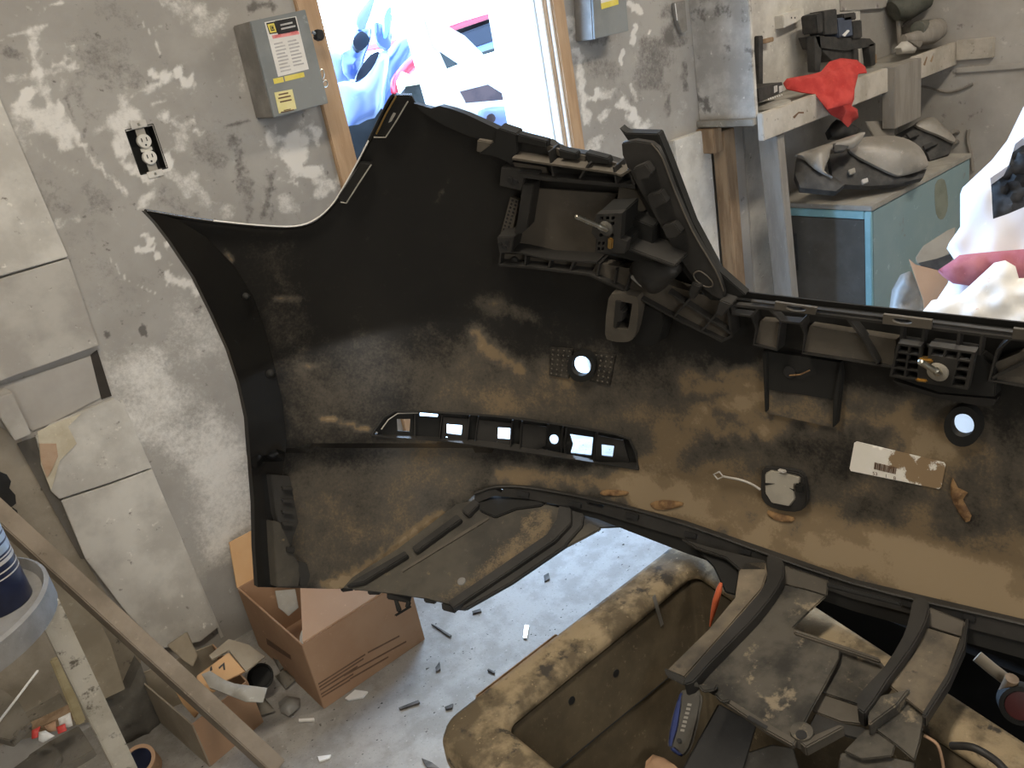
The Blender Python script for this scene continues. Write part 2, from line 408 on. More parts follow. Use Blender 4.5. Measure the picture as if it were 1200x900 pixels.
m_navy = M('navy_can_label', (0.015, 0.02, 0.05), (0.02, 0.028, 0.07), 20, 0.35, 0.02)
m_paleblue = M('pale_blue_can_band', (0.28, 0.35, 0.45), None, 20, 0.4, 0.02)
m_tray = M('grey_blue_tray', (0.19, 0.185, 0.175), (0.25, 0.245, 0.235), 14, 0.7, 0.15)
m_redplastic = M('red_plastic', (0.55, 0.06, 0.05), None, 20, 0.45, 0.02)
m_orange = M('orange_red_handle', (0.62, 0.14, 0.06), None, 20, 0.4, 0.02)
m_toolgrey = M('grey_rubber_handle', (0.075, 0.07, 0.06), (0.10, 0.095, 0.08), 20, 0.7, 0.1)
m_toolblue = M('blue_rubber_handle', (0.02, 0.035, 0.14), None, 20, 0.6, 0.05)
m_carblue = M('blue_car_paint', (0.022, 0.045, 0.15), (0.028, 0.055, 0.17), 3, 0.25, 0, spec=0.6)
m_carlight = M('pale_blue_car_paint', (0.095, 0.125, 0.24), (0.115, 0.15, 0.27), 3, 0.3, 0, spec=0.6)
m_carred = M('red_car_paint', (0.20, 0.008, 0.018), None, 3, 0.4, 0, spec=0.3)
m_carglass = M('dark_car_glass', (0.004, 0.005, 0.010), None, 3, 0.35, 0, spec=0.15)
m_rust = M('rusty_maroon_metal', (0.018, 0.006, 0.007), (0.04, 0.018, 0.016), 12, 0.8, 0.2)
m_gravel = M('pale_gravel', (0.50, 0.50, 0.48), (0.62, 0.62, 0.60), 10, 0.95, 0.3)
m_lens_red = M('red_lamp_lens', (0.26, 0.012, 0.025), None, 10, 0.2, 0)
m_yard = M('dark_yard_scrap', (0.010, 0.011, 0.009), (0.02, 0.02, 0.018), 14, 0.8, 0.1, spec=0.2)
m_olive = M('olive_dark_part', (0.08, 0.085, 0.07), (0.13, 0.13, 0.11), 10, 0.8, 0.1)
m_debris = M('dark_debris', (0.06, 0.058, 0.055), (0.14, 0.13, 0.12), 20, 0.9, 0.1)

# ------------------------------------------------------------------ the room
WY = 2.2; FX = 4.43; CEIL = 2.8
def quad(name, pts, mat, kind, label, th):
    o = prism(name, [Vector(p) for p in pts], Vector(th), mat); tag(o, label, kind='structure'); return o
box_floor = quad('floor', [(-3, -3, 0), (FX, -3, 0), (FX, WY + 0.12, 0), (-3, WY + 0.12, 0)], m_floor, 1, 'grey speckled concrete workshop floor', (0, 0, -0.1))
quad('ceiling', [(-3, -3, CEIL), (FX, -3, CEIL), (FX, WY + 0.1, CEIL), (-3, WY + 0.1, CEIL)], m_ceiling, 1, 'plain workshop ceiling', (0, 0, 0.1))
quad('wall_far', [(FX, -3, 0), (FX, WY + 0.12, 0), (FX, WY + 0.12, CEIL), (FX, -3, CEIL)], m_wall_far, 1, 'dusty pale wall at the far end beyond the shelf', (0.1, 0, 0))
quad('wall_back', [(-3, -3, 0), (FX, -3, 0), (FX, -3, CEIL), (-3, -3, CEIL)], m_wall_far, 1, 'workshop wall behind the camera', (0, -0.1, 0))
quad('wall_left', [(-3, -3, 0), (-3, WY + 0.12, 0), (-3, WY + 0.12, CEIL), (-3, -3, CEIL)], m_wall_far, 1, 'workshop side wall out of view', (-0.1, 0, 0))

# scuffed wall with the door opening
DX0, DX1, DZ1 = 1.262, 2.108, 2.1
WALL_STROKES = [
    # white filler and scuffs (points in the photo, half width, amount)
    ([(38, 45), (45, 90), (58, 118)], 9, 0.30), ([(10, 92), (40, 88), (90, 78)], 7, 0.22), ([(0, 48), (38, 35), (55, 30)], 4, 0.3),
    ([(30, 130), (60, 140), (80, 165)], 22, 0.38), ([(20, 122), (35, 108)], 7, 0.35), ([(72, 118), (72, 100), (92, 78)], 6, 0.22),
    ([(70, 120), (90, 160), (115, 195), (150, 228)], 6, 0.3), ([(32, 165), (60, 190), (95, 205)], 3, 0.22), ([(50, 218), (80, 230)], 3, 0.2),
    ([(145, 135), (150, 165), (135, 150)], 26, 0.36), ([(155, 110), (185, 100)], 8, 0.32), ([(180, 86), (198, 92)], 8, 0.42), ([(208, 84), (213, 92), (222, 97)], 9, 0.5),
    ([(190, 136), (192, 134)], 8, 0.35), ([(180, 122), (195, 118)], 5, 0.25), ([(208, 145), (215, 170)], 14, 0.25), ([(236, 155), (236, 156)], 8, 0.45), ([(226, 142), (228, 145)], 6, 0.3),
    ([(160, 200), (175, 208), (195, 190)], 10, 0.4), ([(150, 195), (140, 180)], 9, 0.3), ([(180, 226), (165, 240)], 8, 0.35), ([(205, 205), (230, 225), (240, 240)], 16, 0.28),
    ([(80, 55), (84, 55)], 7, 0.4), ([(97, 52), (97, 53)], 4, 0.4), ([(76, 68), (86, 70)], 5, 0.35), ([(62, 75), (85, 78)], 4, 0.25),
    ([(155, 12), (180, 45), (195, 80)], 2, 0.3), ([(50, 10), (75, 2)], 3, 0.4), ([(200, 0), (220, 12)], 16, 0.25), ([(240, 20), (260, 35)], 22, 0.22), ([(270, 60), (285, 100)], 16, 0.15),
    ([(320, 160), (335, 170), (350, 185)], 16, 0.34), ([(350, 165), (340, 195), (360, 200)], 13, 0.36), ([(365, 150), (372, 165)], 12, 0.35), ([(370, 205), (375, 225), (388, 215)], 16, 0.36),
    ([(330, 235), (345, 245)], 13, 0.26), ([(310, 165), (316, 180)], 9, 0.25), ([(265, 245), (270, 250)], 12, 0.25), ([(235, 145), (255, 150)], 4, 0.18), ([(325, 210), (350, 216)], 3, 0.3),
    ([(160, 292), (178, 292)], 5, 0.5), ([(173, 278), (178, 285)], 6, 0.5), ([(184, 296), (185, 303)], 5, 0.5), ([(195, 288), (200, 280)], 5, 0.45), ([(196, 326), (220, 332), (232, 340)], 8, 0.42),
    ([(125, 298), (150, 330), (185, 345)], 2, 0.3), ([(60, 265), (90, 255)], 9, 0.2), ([(20, 190), (25, 150)], 16, 0.16),
    # dark smears
    ([(295, 12), (300, 4), (318, 8)], 7, -0.30), ([(268, 40), (262, 45), (266, 75)], 8, -0.14), ([(265, 148), (292, 142)], 4, -0.25), ([(308, 158), (312, 180)], 5, -0.28), ([(275, 165), (290, 230), (295, 258)], 11, -0.20),
    ([(318, 205), (312, 250)], 10, -0.24), ([(240, 165), (255, 190)], 26, -0.16), ([(190, 230), (230, 250)], 20, -0.14), ([(100, 60), (130, 60), (140, 100)], 34, -0.14), ([(85, 100), (100, 130)], 22, -0.12),
    ([(40, 215), (80, 250)], 18, -0.12), ([(110, 220), (120, 245)], 20, -0.14), ([(70, 110), (110, 180)], 5, -0.16), ([(0, 60), (15, 65)], 10, -0.2), ([(128, 392), (126, 395)], 5, -0.4), ([(166, 385), (170, 392)], 5, -0.5), ([(228, 361), (229, 362)], 5, -0.35),
    ([(100, 300), (140, 340)], 40, -0.06), ([(120, 10), (150, 20)], 20, -0.12),
    # lower wall is paler
    ([(200, 440), (230, 520), (280, 560)], 80, 0.20), ([(150, 420), (180, 480)], 50, 0.14), ([(270, 640), (250, 580), (285, 620)], 70, 0.18),
    # right of the door
    ([(738, 5), (750, 12)], 6, 0.45), ([(744, 30), (742, 48)], 5, 0.55), ([(730, 58), (727, 75)], 4, 0.6), ([(760, 35), (761, 40)], 3, 0.5), ([(715, 110), (700, 112)], 9, 0.35), ([(728, 120), (740, 130)], 9, 0.42), ([(742, 140), (755, 150)], 11, 0.4),
    ([(710, 130), (705, 140)], 7, 0.35), ([(698, 105), (697, 115)], 5, 0.35), ([(677, 60), (682, 100), (686, 140)], 8, 0.36), ([(668, 20), (672, 45)], 8, 0.3), ([(785, 85), (800, 125)], 12, 0.16), ([(740, 100), (745, 118)], 4, 0.4), ([(700, 165), (690, 175)], 10, 0.3),
    ([(765, 60), (770, 100)], 30, -0.22), ([(700, 70), (715, 90)], 22, -0.16), ([(802, 75), (803, 105)], 5, -0.24), ([(780, 20), (790, 40)], 18, -0.2), ([(692, 50), (715, 46)], 6, -0.22), ([(785, 110), (782, 135)], 5, -0.2)]
def wall_grid():
    dx = 0.008; xs = np.arange(-0.7, 2.8501, dx); zs = np.arange(0, 2.2001, dx)
    nx, nz = len(xs), len(zs)
    Xg, Zg = np.meshgrid(xs, zs); Vv = np.stack([Xg.ravel(), np.full(nx * nz, WY), Zg.ravel()], 1)
    P = to_px(Vv); A = paint(P, WALL_STROKES, 0.40, False)
    i, j = np.meshgrid(np.arange(nx - 1), np.arange(nz - 1)); i = i.ravel(); j = j.ravel()
    cx = xs[i] + dx / 2; cz = zs[j] + dx / 2
    ok = ~((cx > DX0 - 0.05) & (cx < DX1 + 0.04) & (cz < DZ1 + 0.03))
    ok &= ~((np.abs(cx - OUT_C[0]) < 0.034) & (np.abs(cz - OUT_C[2]) < 0.053))
    k = (j * nx + i)[ok]
    F = np.stack([k, k + 1, k + nx + 1, k + nx], 1).tolist()
    n0 = len(Vv); Vl = [tuple(v) for v in Vv]; At = list(A)
    # the rest of the wall, out of the frame, and its back
    def addq(q):
        b = len(Vl); Vl.extend(q); At.extend([0.4] * len(q)); F.append(list(range(b, b + len(q))))
    addq([(-3, WY, 0), (-0.7, WY, 0), (-0.7, WY, CEIL), (-3, WY, CEIL)])
    addq([(-0.7, WY, 2.2), (2.85, WY, 2.2), (2.85, WY, CEIL), (-0.7, WY, CEIL)])
    addq([(2.85, WY, 0), (FX, WY, 0), (FX, WY, CEIL), (2.85, WY, CEIL)])
    B = WY + 0.11
    addq([(-3, B, 0), (DX0 - 0.05, B, 0), (DX0 - 0.05, B, CEIL), (-3, B, CEIL)])
    addq([(DX1 + 0.04, B, 0), (FX, B, 0), (FX, B, CEIL), (DX1 + 0.04, B, CEIL)])
    addq([(DX0 - 0.05, B, DZ1 + 0.03), (DX1 + 0.04, B, DZ1 + 0.03), (DX1 + 0.04, B, CEIL), (DX0 - 0.05, B, CEIL)])
    o = mk('wall_front', Vl, F, m_wall, attrs={'tone': At}, smooth=0, recalc=False)
    tag(o, 'scuffed grey drywall with white filler smears and a door opening', kind='structure')
    return o
OUT_C = hit(172, 175, PY(WY))
wall_front = wall_grid()
# door frame: pine studs, white trim, open white door leaf
jl = box('trim_1', (1.196, DX0), (WY - 0.012, WY + 0.13), (0, DZ1 + 0.08), m_stud); tag(jl, 'bare pine stud on the left side of the doorway', kind='structure')
jr = box('trim_2', (DX1, 2.163), (WY - 0.012, WY + 0.13), (0, DZ1 + 0.08), m_stud); tag(jr, 'bare pine stud on the right side of the doorway', kind='structure')
jh = box('trim_3', (1.196, 2.163), (WY - 0.012, WY + 0.13), (DZ1 + 0.081, DZ1 + 0.15), m_stud); tag(jh, 'pine header above the doorway', kind='structure')
for k, (a, b2, yy, mm) in enumerate([(2.098, 2.107, 2.195, m_white), (2.088, 2.0975, 2.205, m_stud), (2.078, 2.0875, 2.21, m_white)]):
    t = box('trim_%d' % (4 + k), (a, b2), (yy, WY + 0.13), (0, DZ1), mm, bev=0.001)
    tag(t, ['narrow white stop strip against the right door stud', 'thin bare wood strip between two white stop strips', 'inner white stop strip of the doorway'][k], kind='structure')
door = box('door_1', (2.066, 2.0775), (2.24, 2.47), (0.01, DZ1), m_white); tag(door, 'white door leaf folded back at the right side of the doorway', kind='structure')

# boards fixed over the wall on the left
WB = PY(WY - 0.022)
panel = thing('wall_panel', 'thick pale boards nailed over the wall at the left edge', 'panel', hit(60, 300, PY(WY)))
slab('board', [(-240, -80), (-75, -80), (2, 120), (80, 301), (0, 324), (-240, 385)], WB, 0.02, m_board, panel, bev=0.002)
slab('board', [(80.5, 303), (116, 405), (0, 447), (-240, 533), (-240, 389), (0, 327)], WB, 0.02, m_board_grey, panel, bev=0.002)
lp = thing('wall_panel', 'grey lower wallboard with a torn yellowed corner below the gap', 'panel', hit(150, 560, PY(WY)))
slab('board', [(42, 512), (60, 498), (134, 467), (143, 473), (178, 548), (128, 566), (70, 585), (60, 576)], PY(WY - 0.016), 0.014, m_board, lp, bev=0.0015)
slab('board', [(72, 587), (130, 568), (178.5, 550), (256, 735), (235, 752), (190, 760), (150, 720), (100, 655)], PY(WY - 0.016), 0.014, m_board, lp, bev=0.0015)
slab('torn_paper', [(44, 506), (62, 497), (95, 485), (80, 500), (90, 520), (70, 540), (60, 575), (48, 545)], PY(WY - 0.0185), 0.002, M('yellowed_paper', (0.50, 0.44, 0.32), (0.60, 0.55, 0.43), 14, 0.9, 0.1), lp, bev=0)['label'] = 'yellowed torn paper facing'
slab('bare_patch', [(46, 520), (66, 520), (68, 535), (60, 552), (55, 560), (48, 540)], PY(WY - 0.021), 0.002, M('bare_gypsum', (0.42, 0.27, 0.17), (0.50, 0.36, 0.25), 14, 0.9, 0.2), lp, bev=0)['label'] = 'brown patch where the facing is torn off'
rec = slab('trim_7', [(0, 452), (106, 417), (118, 466), (60, 496), (38, 505), (0, 470)], PY(WY - 0.004), 0.003, m_wall_far, bev=0); tag(rec, 'smooth grey board seen in the gap between the wall panels', kind='structure')
slt = slab('trim_8', [(106, 416), (114, 410), (131, 464), (119, 468)], PY(WY - 0.003), 0.002, M('dark_gap', (0.035, 0.03, 0.025), None, 20, 0.9, 0), bev=0); tag(slt, 'narrow dark slot between the wall boards', kind='structure')
lw = slab('trim_9', [(-100, 470), (0, 500), (25, 515), (60, 580), (105, 665), (165, 760), (165, 830), (-100, 900)], PY(WY - 0.006), 0.005, m_blockwork, bev=0); tag(lw, 'brown unpainted lower wall behind the leaning timber', kind='structure')
slab('chipped_hole', [(-2, 552), (8, 556), (13, 564), (11, 572), (18, 580), (19, 590), (10, 597), (-2, 600)], PY(WY - 0.0066), 0.0005, m_black, lw, bev=0)
slab('chipped_hole', [(14, 594), (20, 598), (22, 606), (16, 604)], PY(WY - 0.0066), 0.0005, m_black, lw, bev=0)
wb = slab('wood_block', [(-4, 468), (14, 460), (37, 509), (18, 517), (0, 489)], PY(WY - 0.07), 0.065, m_board_grey, bev=0.002); tag(wb, 'short grey block jutting from the wall at the left edge', 'block')
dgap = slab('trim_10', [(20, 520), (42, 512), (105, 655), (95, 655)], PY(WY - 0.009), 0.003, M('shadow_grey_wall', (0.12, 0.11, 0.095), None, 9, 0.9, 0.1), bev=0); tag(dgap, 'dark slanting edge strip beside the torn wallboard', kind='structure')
# long joint of the drywall sheet
jt = slab('trim_11', [(141, 470), (143.5, 469), (262, 746), (259, 748)], PY(WY - 0.003), 0.002, m_board, bev=0); tag(jt, 'thin pale joint line running down the drywall', kind='structure')

# fittings added out of view to give the interior fill lights a source
for x, y, lab in ((0.30, 0.75, 'added white ceiling batten above the bumper, out of view'), (3.1, 0.5, 'added white ceiling batten above the shelf bay, out of view')):
    t = thing('added_ceiling_lamp', lab, 'lamp', (x, y, CEIL), group='added ceiling battens')
    box('housing', (x - .62, x + .62), (y - .14, y + .14), (2.72, CEIL - .002), m_white, t)
fx = [Vector((-1.55, -2.93, 1.3)), Vector((0.15, -2.93, 1.3)), Vector((0.15, -2.93, 2.5)), Vector((-1.55, -2.93, 2.5))]
fi = [Vector((-1.49, -2.93, 1.36)), Vector((0.09, -2.93, 1.36)), Vector((0.09, -2.93, 2.44)), Vector((-1.49, -2.93, 2.44))]
wf_ = prism('added_window_1', fx, (0, -.06, 0), m_white, None, [fi]); tag(wf_, 'added white window frame behind the view, unseen', kind='structure')

# ------------------------------------------------------------------ duplex outlet
ot = thing('wall_outlet', 'duplex outlet without a cover plate in the scuffed wall', 'outlet', hit(172, 175, PY(WY)))
c = OUT_C
prism('back_box', [c + Vector((a * .0345, .045, b * .0535)) for a, b in ((-1, -1), (1, -1), (1, 1), (-1, 1))], (0, .003, 0), m_black_matt, ot)
for a, b, w_, h_ in ((-.034, 0, .002, .106), (.034, 0, .002, .106), (0, .053, .068, .002), (0, -.053, .068, .002)):
    box('box_side', (c.x + a - w_ / 2, c.x + a + w_ / 2), (WY - .001, WY + .045), (c.z + b - h_ / 2, c.z + b + h_ / 2), m_black_matt, ot, bev=0)
box('yoke', (c.x - .011, c.x + .011), (WY + .002, WY + .004), (c.z - .053, c.z + .053), m_greydust, ot, bev=0)
for s in (1, -1):
    e = box('mounting_ear', (c.x - .019, c.x + .019), (WY - .003, WY - .001), (c.z + s * .059 - .008, c.z + s * .059 + .008), m_board, ot, bev=0.0005)
    lathe('screw', (c.x, WY - .003, c.z + s * .059), (0, -1, 0), [(.0035, 0), (.003, .0015)], m_steel, e, n=10)
    f = lathe('receptacle_face', (c.x, WY + .006, c.z + s * .0195), (0, -1, 0), [(.0165, 0), (.0165, .010), (.0155, .0115)], m_offwhite, ot, n=24)
    for sx in (-.006, .006): box('slot', (c.x + sx - .0012, c.x + sx + .0012), (WY - .0062, WY - .0045), (c.z + s * .0195 - .001, c.z + s * .0195 + .008), m_black, f, bev=0)
    lathe('ground_hole', (c.x, WY - .0045, c.z + s * .0195 - .009), (0, -1, 0), [(.0024, 0), (.0024, .0016)], m_black, f, n=10)
box('center_bridge', (c.x - .014, c.x + .014), (WY + .001, WY + .005), (c.z - .004, c.z + .004), m_offwhite, ot, bev=0.0005)

# ------------------------------------------------------------------ electrical disconnect boxes
def disconnect(front, yf, label, labels=True):
    base = hit(front[3][0], front[3][1], PY(WY))
    t = thing('disconnect_box', label, 'electrical box', base)
    fr = hits(front, PY(yf))
    prism('body', [v + Vector((0, .007, 0)) for v in fr], (0, WY - yf - .008, 0), m_boxside, t, bev=.003)
    prism('cover', fr, (0, .006, 0), m_boxgrey, t, bev=.0015)
    return t
yf = WY - .105
db = disconnect([(293, 25), (358, 11), (385, 121), (321, 138)], yf, 'grey safety switch box with yellow warning labels beside the left door stud')
FP = PY(yf - .0008)
lb = slab('rating_label', [(310, 26), (347, 19), (362, 81), (326, 90)], FP, .0007, m_paper, db, bev=0)
slab('header', [(322, 24.5), (346, 20), (350, 36), (326, 41)], PY(yf - .0014), .0006, m_black, lb, bev=0)
slab('logo_plate', [(312, 27), (322, 25), (326, 38.5), (316, 40)], PY(yf - .0014), .0006, m_black, lb, bev=0)
slab('logo_field', [(313.3, 28.6), (321, 27), (324.3, 37.4), (316.8, 38.7)], PY(yf - .0020), .0006, m_yellow, lb, bev=0)
slab('logo_square', [(316.3, 30.3), (320.3, 29.5), (322, 35.6), (318, 36.4)], PY(yf - .0026), .0006, m_black, lb, bev=0)
text('logo_letter', 'D', (318.1, 35.2), PY(yf - .0030), 3.8, m_yellow, lb, ang=-.22)
for k, (x, y, w_) in enumerate([(328.5, 28.5, 14), (329.5, 33, 16.5)]): slab('header_line', [(x, y), (x + w_, y - w_ * .22), (x + w_ + .4, y - w_ * .22 + 2), (x + .4, y + 2)], PY(yf - .0020), .0006, m_greyprint, lb, bev=0)
slab('danger_band', [(318.5, 41.5), (350, 36.4), (351, 40), (320, 45.5)], PY(yf - .0014), .0006, M('pale_red_print', (0.70, 0.28, 0.27), None, 30, 0.5, 0), lb, bev=0)
text('danger_word', 'DANGER', (322.5, 44), PY(yf - .0020), 2.3, m_red, lb, ang=-.2, width=7.5)
text('danger_word', 'DANGER', (341, 39.9), PY(yf - .0020), 2.3, m_red, lb, ang=-.2, width=8)
for col_, (x0, y0) in enumerate([(321, 51), (337, 48)]):
    for k in range(9):
        x = x0 + k * .98; y = y0 + k * 4.0
        if k == 8 and col_: break
        w_ = 12 if k % 3 else 10
        slab('print_line', [(x, y), (x + w_, y - w_ * .22), (x + w_ + .5, y - w_ * .22 + 1.7), (x + .5, y + 1.7)], PY(yf - .0014), .0006, m_greyprint, lb, bev=0)
slab('caution_strip', [(320, 92.4), (331.5, 90), (333, 96), (321.5, 98.5)], FP, .0007, m_yellow, db, bev=0)
slab('caution_strip', [(333, 89.5), (356, 84.5), (357.2, 90), (334.5, 95.4)], FP, .0007, m_yellow, db, bev=0)
wl = slab('warning_label', [(321.5, 108.5), (342.5, 104.5), (347.5, 127.5), (327, 133)], FP, .0007, m_paleyellow, db, bev=0)
for x, y, w_, h_ in ((326.5, 110.3, 11, 1.6), (326, 114.6, 14.5, 1.6), (328, 118.8, 13.5, 1.7), (332.5, 129, 8, 1), (329, 131.2, 15.5, 1.1)):
    slab('print_line', [(x, y), (x + w_, y - w_ * .21), (x + w_ + .4, y - w_ * .21 + h_), (x + .4, y + h_)], PY(yf - .0014), .0006, m_ink, wl, bev=0)
hnd = slab('handle', [(372, 34), (379, 35), (381, 44), (377, 48), (371, 45)], PY(yf + .03), .02, m_black, db, bev=.002); hnd['label'] = 'black switch handle'
tube('handle_shaft', [hit(366, 38, PY(yf + .04)), hit(375, 41, PY(yf + .04))], .004, m_boxgrey, db)
tube('hasp_ring', [hit(377 + 3 * math.cos(a), 87 + 6 * math.sin(a), PY(yf + .03)) for a in np.linspace(0, 6.28, 12)[:-1]], .0016, m_steel, db, n=6, closed=True)
tube('hasp_ring', [hit(381 + 3 * math.cos(a), 98 + 4 * math.sin(a), PY(yf + .03)) for a in np.linspace(0, 6.28, 12)[:-1]], .0016, m_steel, db, n=6, closed=True)
db2 = disconnect([(691, -70), (727, -80), (737, 36), (697, 46)], WY - .09, 'second grey electrical box on the wall right of the doorway')
w2 = slab('warning_label', [(703, -14), (723, -18), (725, 5), (705, 11)], PY(WY - .0908), .0007, m_paper, db2, bev=0)
slab('yellow_band', [(704.3, 4), (724.4, -1.5), (725, 5), (705, 11)], PY(WY - .0914), .0006, m_yellow, w2, bev=0)
hk = slab('wall_bracket', [(791, 3), (803, 0), (806, 36), (799, 39), (794, 24)], PY(WY - .02), .018, m_boxside, bev=.002); tag(hk, 'small grey metal bracket on the wall left of the shelf end panel', 'bracket')
tube('edge_wire', [hit(791, 4, PY(WY - .024)), hit(793.5, 24, PY(WY - .024))], .002, m_white, None); tag(bpy.data.objects['edge_wire'], 'thin white strip beside the small wall bracket', 'strip')

# ------------------------------------------------------------------ the bumper cover: one swept surface, everything else stands on it
PLAN = [(0.00, 1.375), (0.20, 1.405), (0.39, 1.43), (0.55, 1.445), (0.70, 1.43), (0.82, 1.36), (0.92, 1.22), (0.97, 1.05), (1.00, 0.85), (1.03, 0.60), (1.05, 0.35), (1.057, 0.10), (1.05, -0.15), (1.03, -0.4)]
Z2 = [.86, .85, .835, .80, .74, .69, .665, .66, .66, .66, .66, .66, .66, .66]
A2 = [.030, .030, .030, .030, .030, .028, .022, .008, 0, 0, 0, 0, 0, 0]
_pl = np.array(smooth_poly(PLAN, 12, False)); _z2 = np.interp(np.linspace(0, len(PLAN) - 1, len(_pl)), range(len(PLAN)), Z2); _a2 = np.interp(np.linspace(0, len(PLAN) - 1, len(_pl)), range(len(PLAN)), A2)
_tg = np.gradient(_pl, axis=0); _tg /= np.linalg.norm(_tg, axis=1)[:, None]; _nm = np.stack([-_tg[:, 1], _tg[:, 0]], 1)
_zz = np.unique(np.concatenate([np.linspace(.38, 1.7, 110), np.arange(.62, .9, .004)]))
def profile(z, z2, a2):
    lo = 0.055 * np.clip((z - .5) / (z2 - .5), -1, 1)
    st = -a2 * np.clip((z - z2) / .012, 0, 1)
    rise = (a2 + .012) * np.clip((z - z2 - .012) / (.97 - z2 - .012), 0, 1) ** 1.3
    fall = -.24 * np.clip(z - .97, 0, 1) ** 1.08
    return np.where(z < z2, lo, .055) + st + rise + fall
_surf = {}
def surf(off):
    k = round(off, 4)
    if k not in _surf:
        V = []
        for z in _zz:
            o = profile(z, _z2, _a2) - off
            V.append(np.column_stack([_pl + _nm * o[:, None], np.full(len(_pl), z)]))
        V = np.concatenate(V); nx = len(_pl); F = []
        for j in range(len(_zz) - 1):
            for i in range(nx - 1): F.append((j * nx + i, j * nx + i + 1, (j + 1) * nx + i + 1, (j + 1) * nx + i))
        _surf[k] = BVHTree.FromPolygons([tuple(v) for v in V], F)
    return _surf[k]
def S(px, py, off=0.0):
    d = ray(px, py).normalized(); r = surf(off).ray_cast(CO, d, 10)
    if r[0] is None:
        r = surf(off).find_nearest(CO + d * 1.9)
        return r[0], (Vector((-1, -.4, 0)).normalized())
    n = r[1]
    if n.dot(d) > 0: n = -n
    return r[0], n
def SP(px, py, off=0.0): return S(px, py, off)[0]
def LP(px, py, off): 
    p, n = S(px, py, off); return (p, n)
BC = thing('bumper_cover', 'bumper', 'bumper', (0.85, 0.95, 0.50))
BC['label'] = 'dirty black plastic car bumper cover seen from inside, standing on the tan tub'

def patch(name, poly, off, th, mat, par=BC, holes=(), step=8, dust=None, base=0.0, smooth=50):
    P, T = triangulate(poly, holes, step)
    Vi = []; Vo = []
    for x, y in P:
        p, n = S(x, y, off); Vi.append(p); Vo.append(p - Vector((n.x, n.y, 0)).normalized() * th)
    V, F = close_shell(Vi, Vo, T)
    at = None
    if dust is not None:
        a = paint(P, dust, base); at = {'dust': np.concatenate([a, a])}
    return mk(name, V, F, mat, par, attrs=at, smooth=smooth)
def blk(name, poly, off, th, mat, par=BC, holes=(), bev=0.0015):
    c = np.mean(np.array(poly), 0); pl = LP(c[0], c[1], off)
    return slab(name, poly, pl, th, mat, par, holes, bev)
def rib_geo(pts, off, h, t):
    q = [S(x, y, off) for x, y in pts]; V = []; F = []; m = len(q)
    for i, (p, n) in enumerate(q):
        tg = (q[min(i + 1, m - 1)][0] - q[max(i - 1, 0)][0]).normalized(); s = tg.cross(n).normalized()
        V += [p + s * t / 2, p - s * t / 2, p - s * t / 2 - n * h, p + s * t / 2 - n * h]
    for i in range(m - 1):
        for k in range(4): F.append([i * 4 + k, i * 4 + (k + 1) % 4, i * 4 + 4 + (k + 1) % 4, i * 4 + 4 + k])
    F.append([3, 2, 1, 0]); F.append([m * 4 - 4, m * 4 - 3, m * 4 - 2, m * 4 - 1])
    return V, F
def rib(name, pts, off, h, t, mat, par=BC):
    V, F = rib_geo(pts, off, h, t); return mk(name, V, F, mat, par)

ARCH_E = [(170, 247), (184, 262), (200, 283), (228, 325), (250, 370), (268, 410), (281, 450), (290, 490), (294, 540), (298, 590), (299, 640), (302, 688)]
TOP_E = [(170, 247), (230, 257), (300, 265), (345, 266), (370, 258), (390, 240), (405, 218), (420, 190), (440, 150), (456, 118), (462, 111)]
STRIP = [(436, 510), (440, 503), (450, 489), (463, 482), (520, 484), (580, 488), (650, 497), (720, 509), (737, 515), (745, 532), (748, 551), (700, 543), (600, 528), (520, 517), (460, 513)]
LIP = [(385, 690), (400, 690), (430, 673), (470, 648), (520, 611), (556, 580), (580, 572), (620, 573), (700, 588), (800, 615), (1000, 685), (1200, 733), (1420, 790)]
outline = TOP_E[:-1] + [(464, 109), (482, 112), (487, 122), (505, 127), (530, 134), (583, 152), (640, 166), (722, 188), (745, 196), (770, 230), (800, 280), (835, 325), (852, 334), (880, 343), (1000, 357), (1200, 378), (1420, 402)] + LIP[::-1] + [(340, 689)] + ARCH_E[1:][::-1]
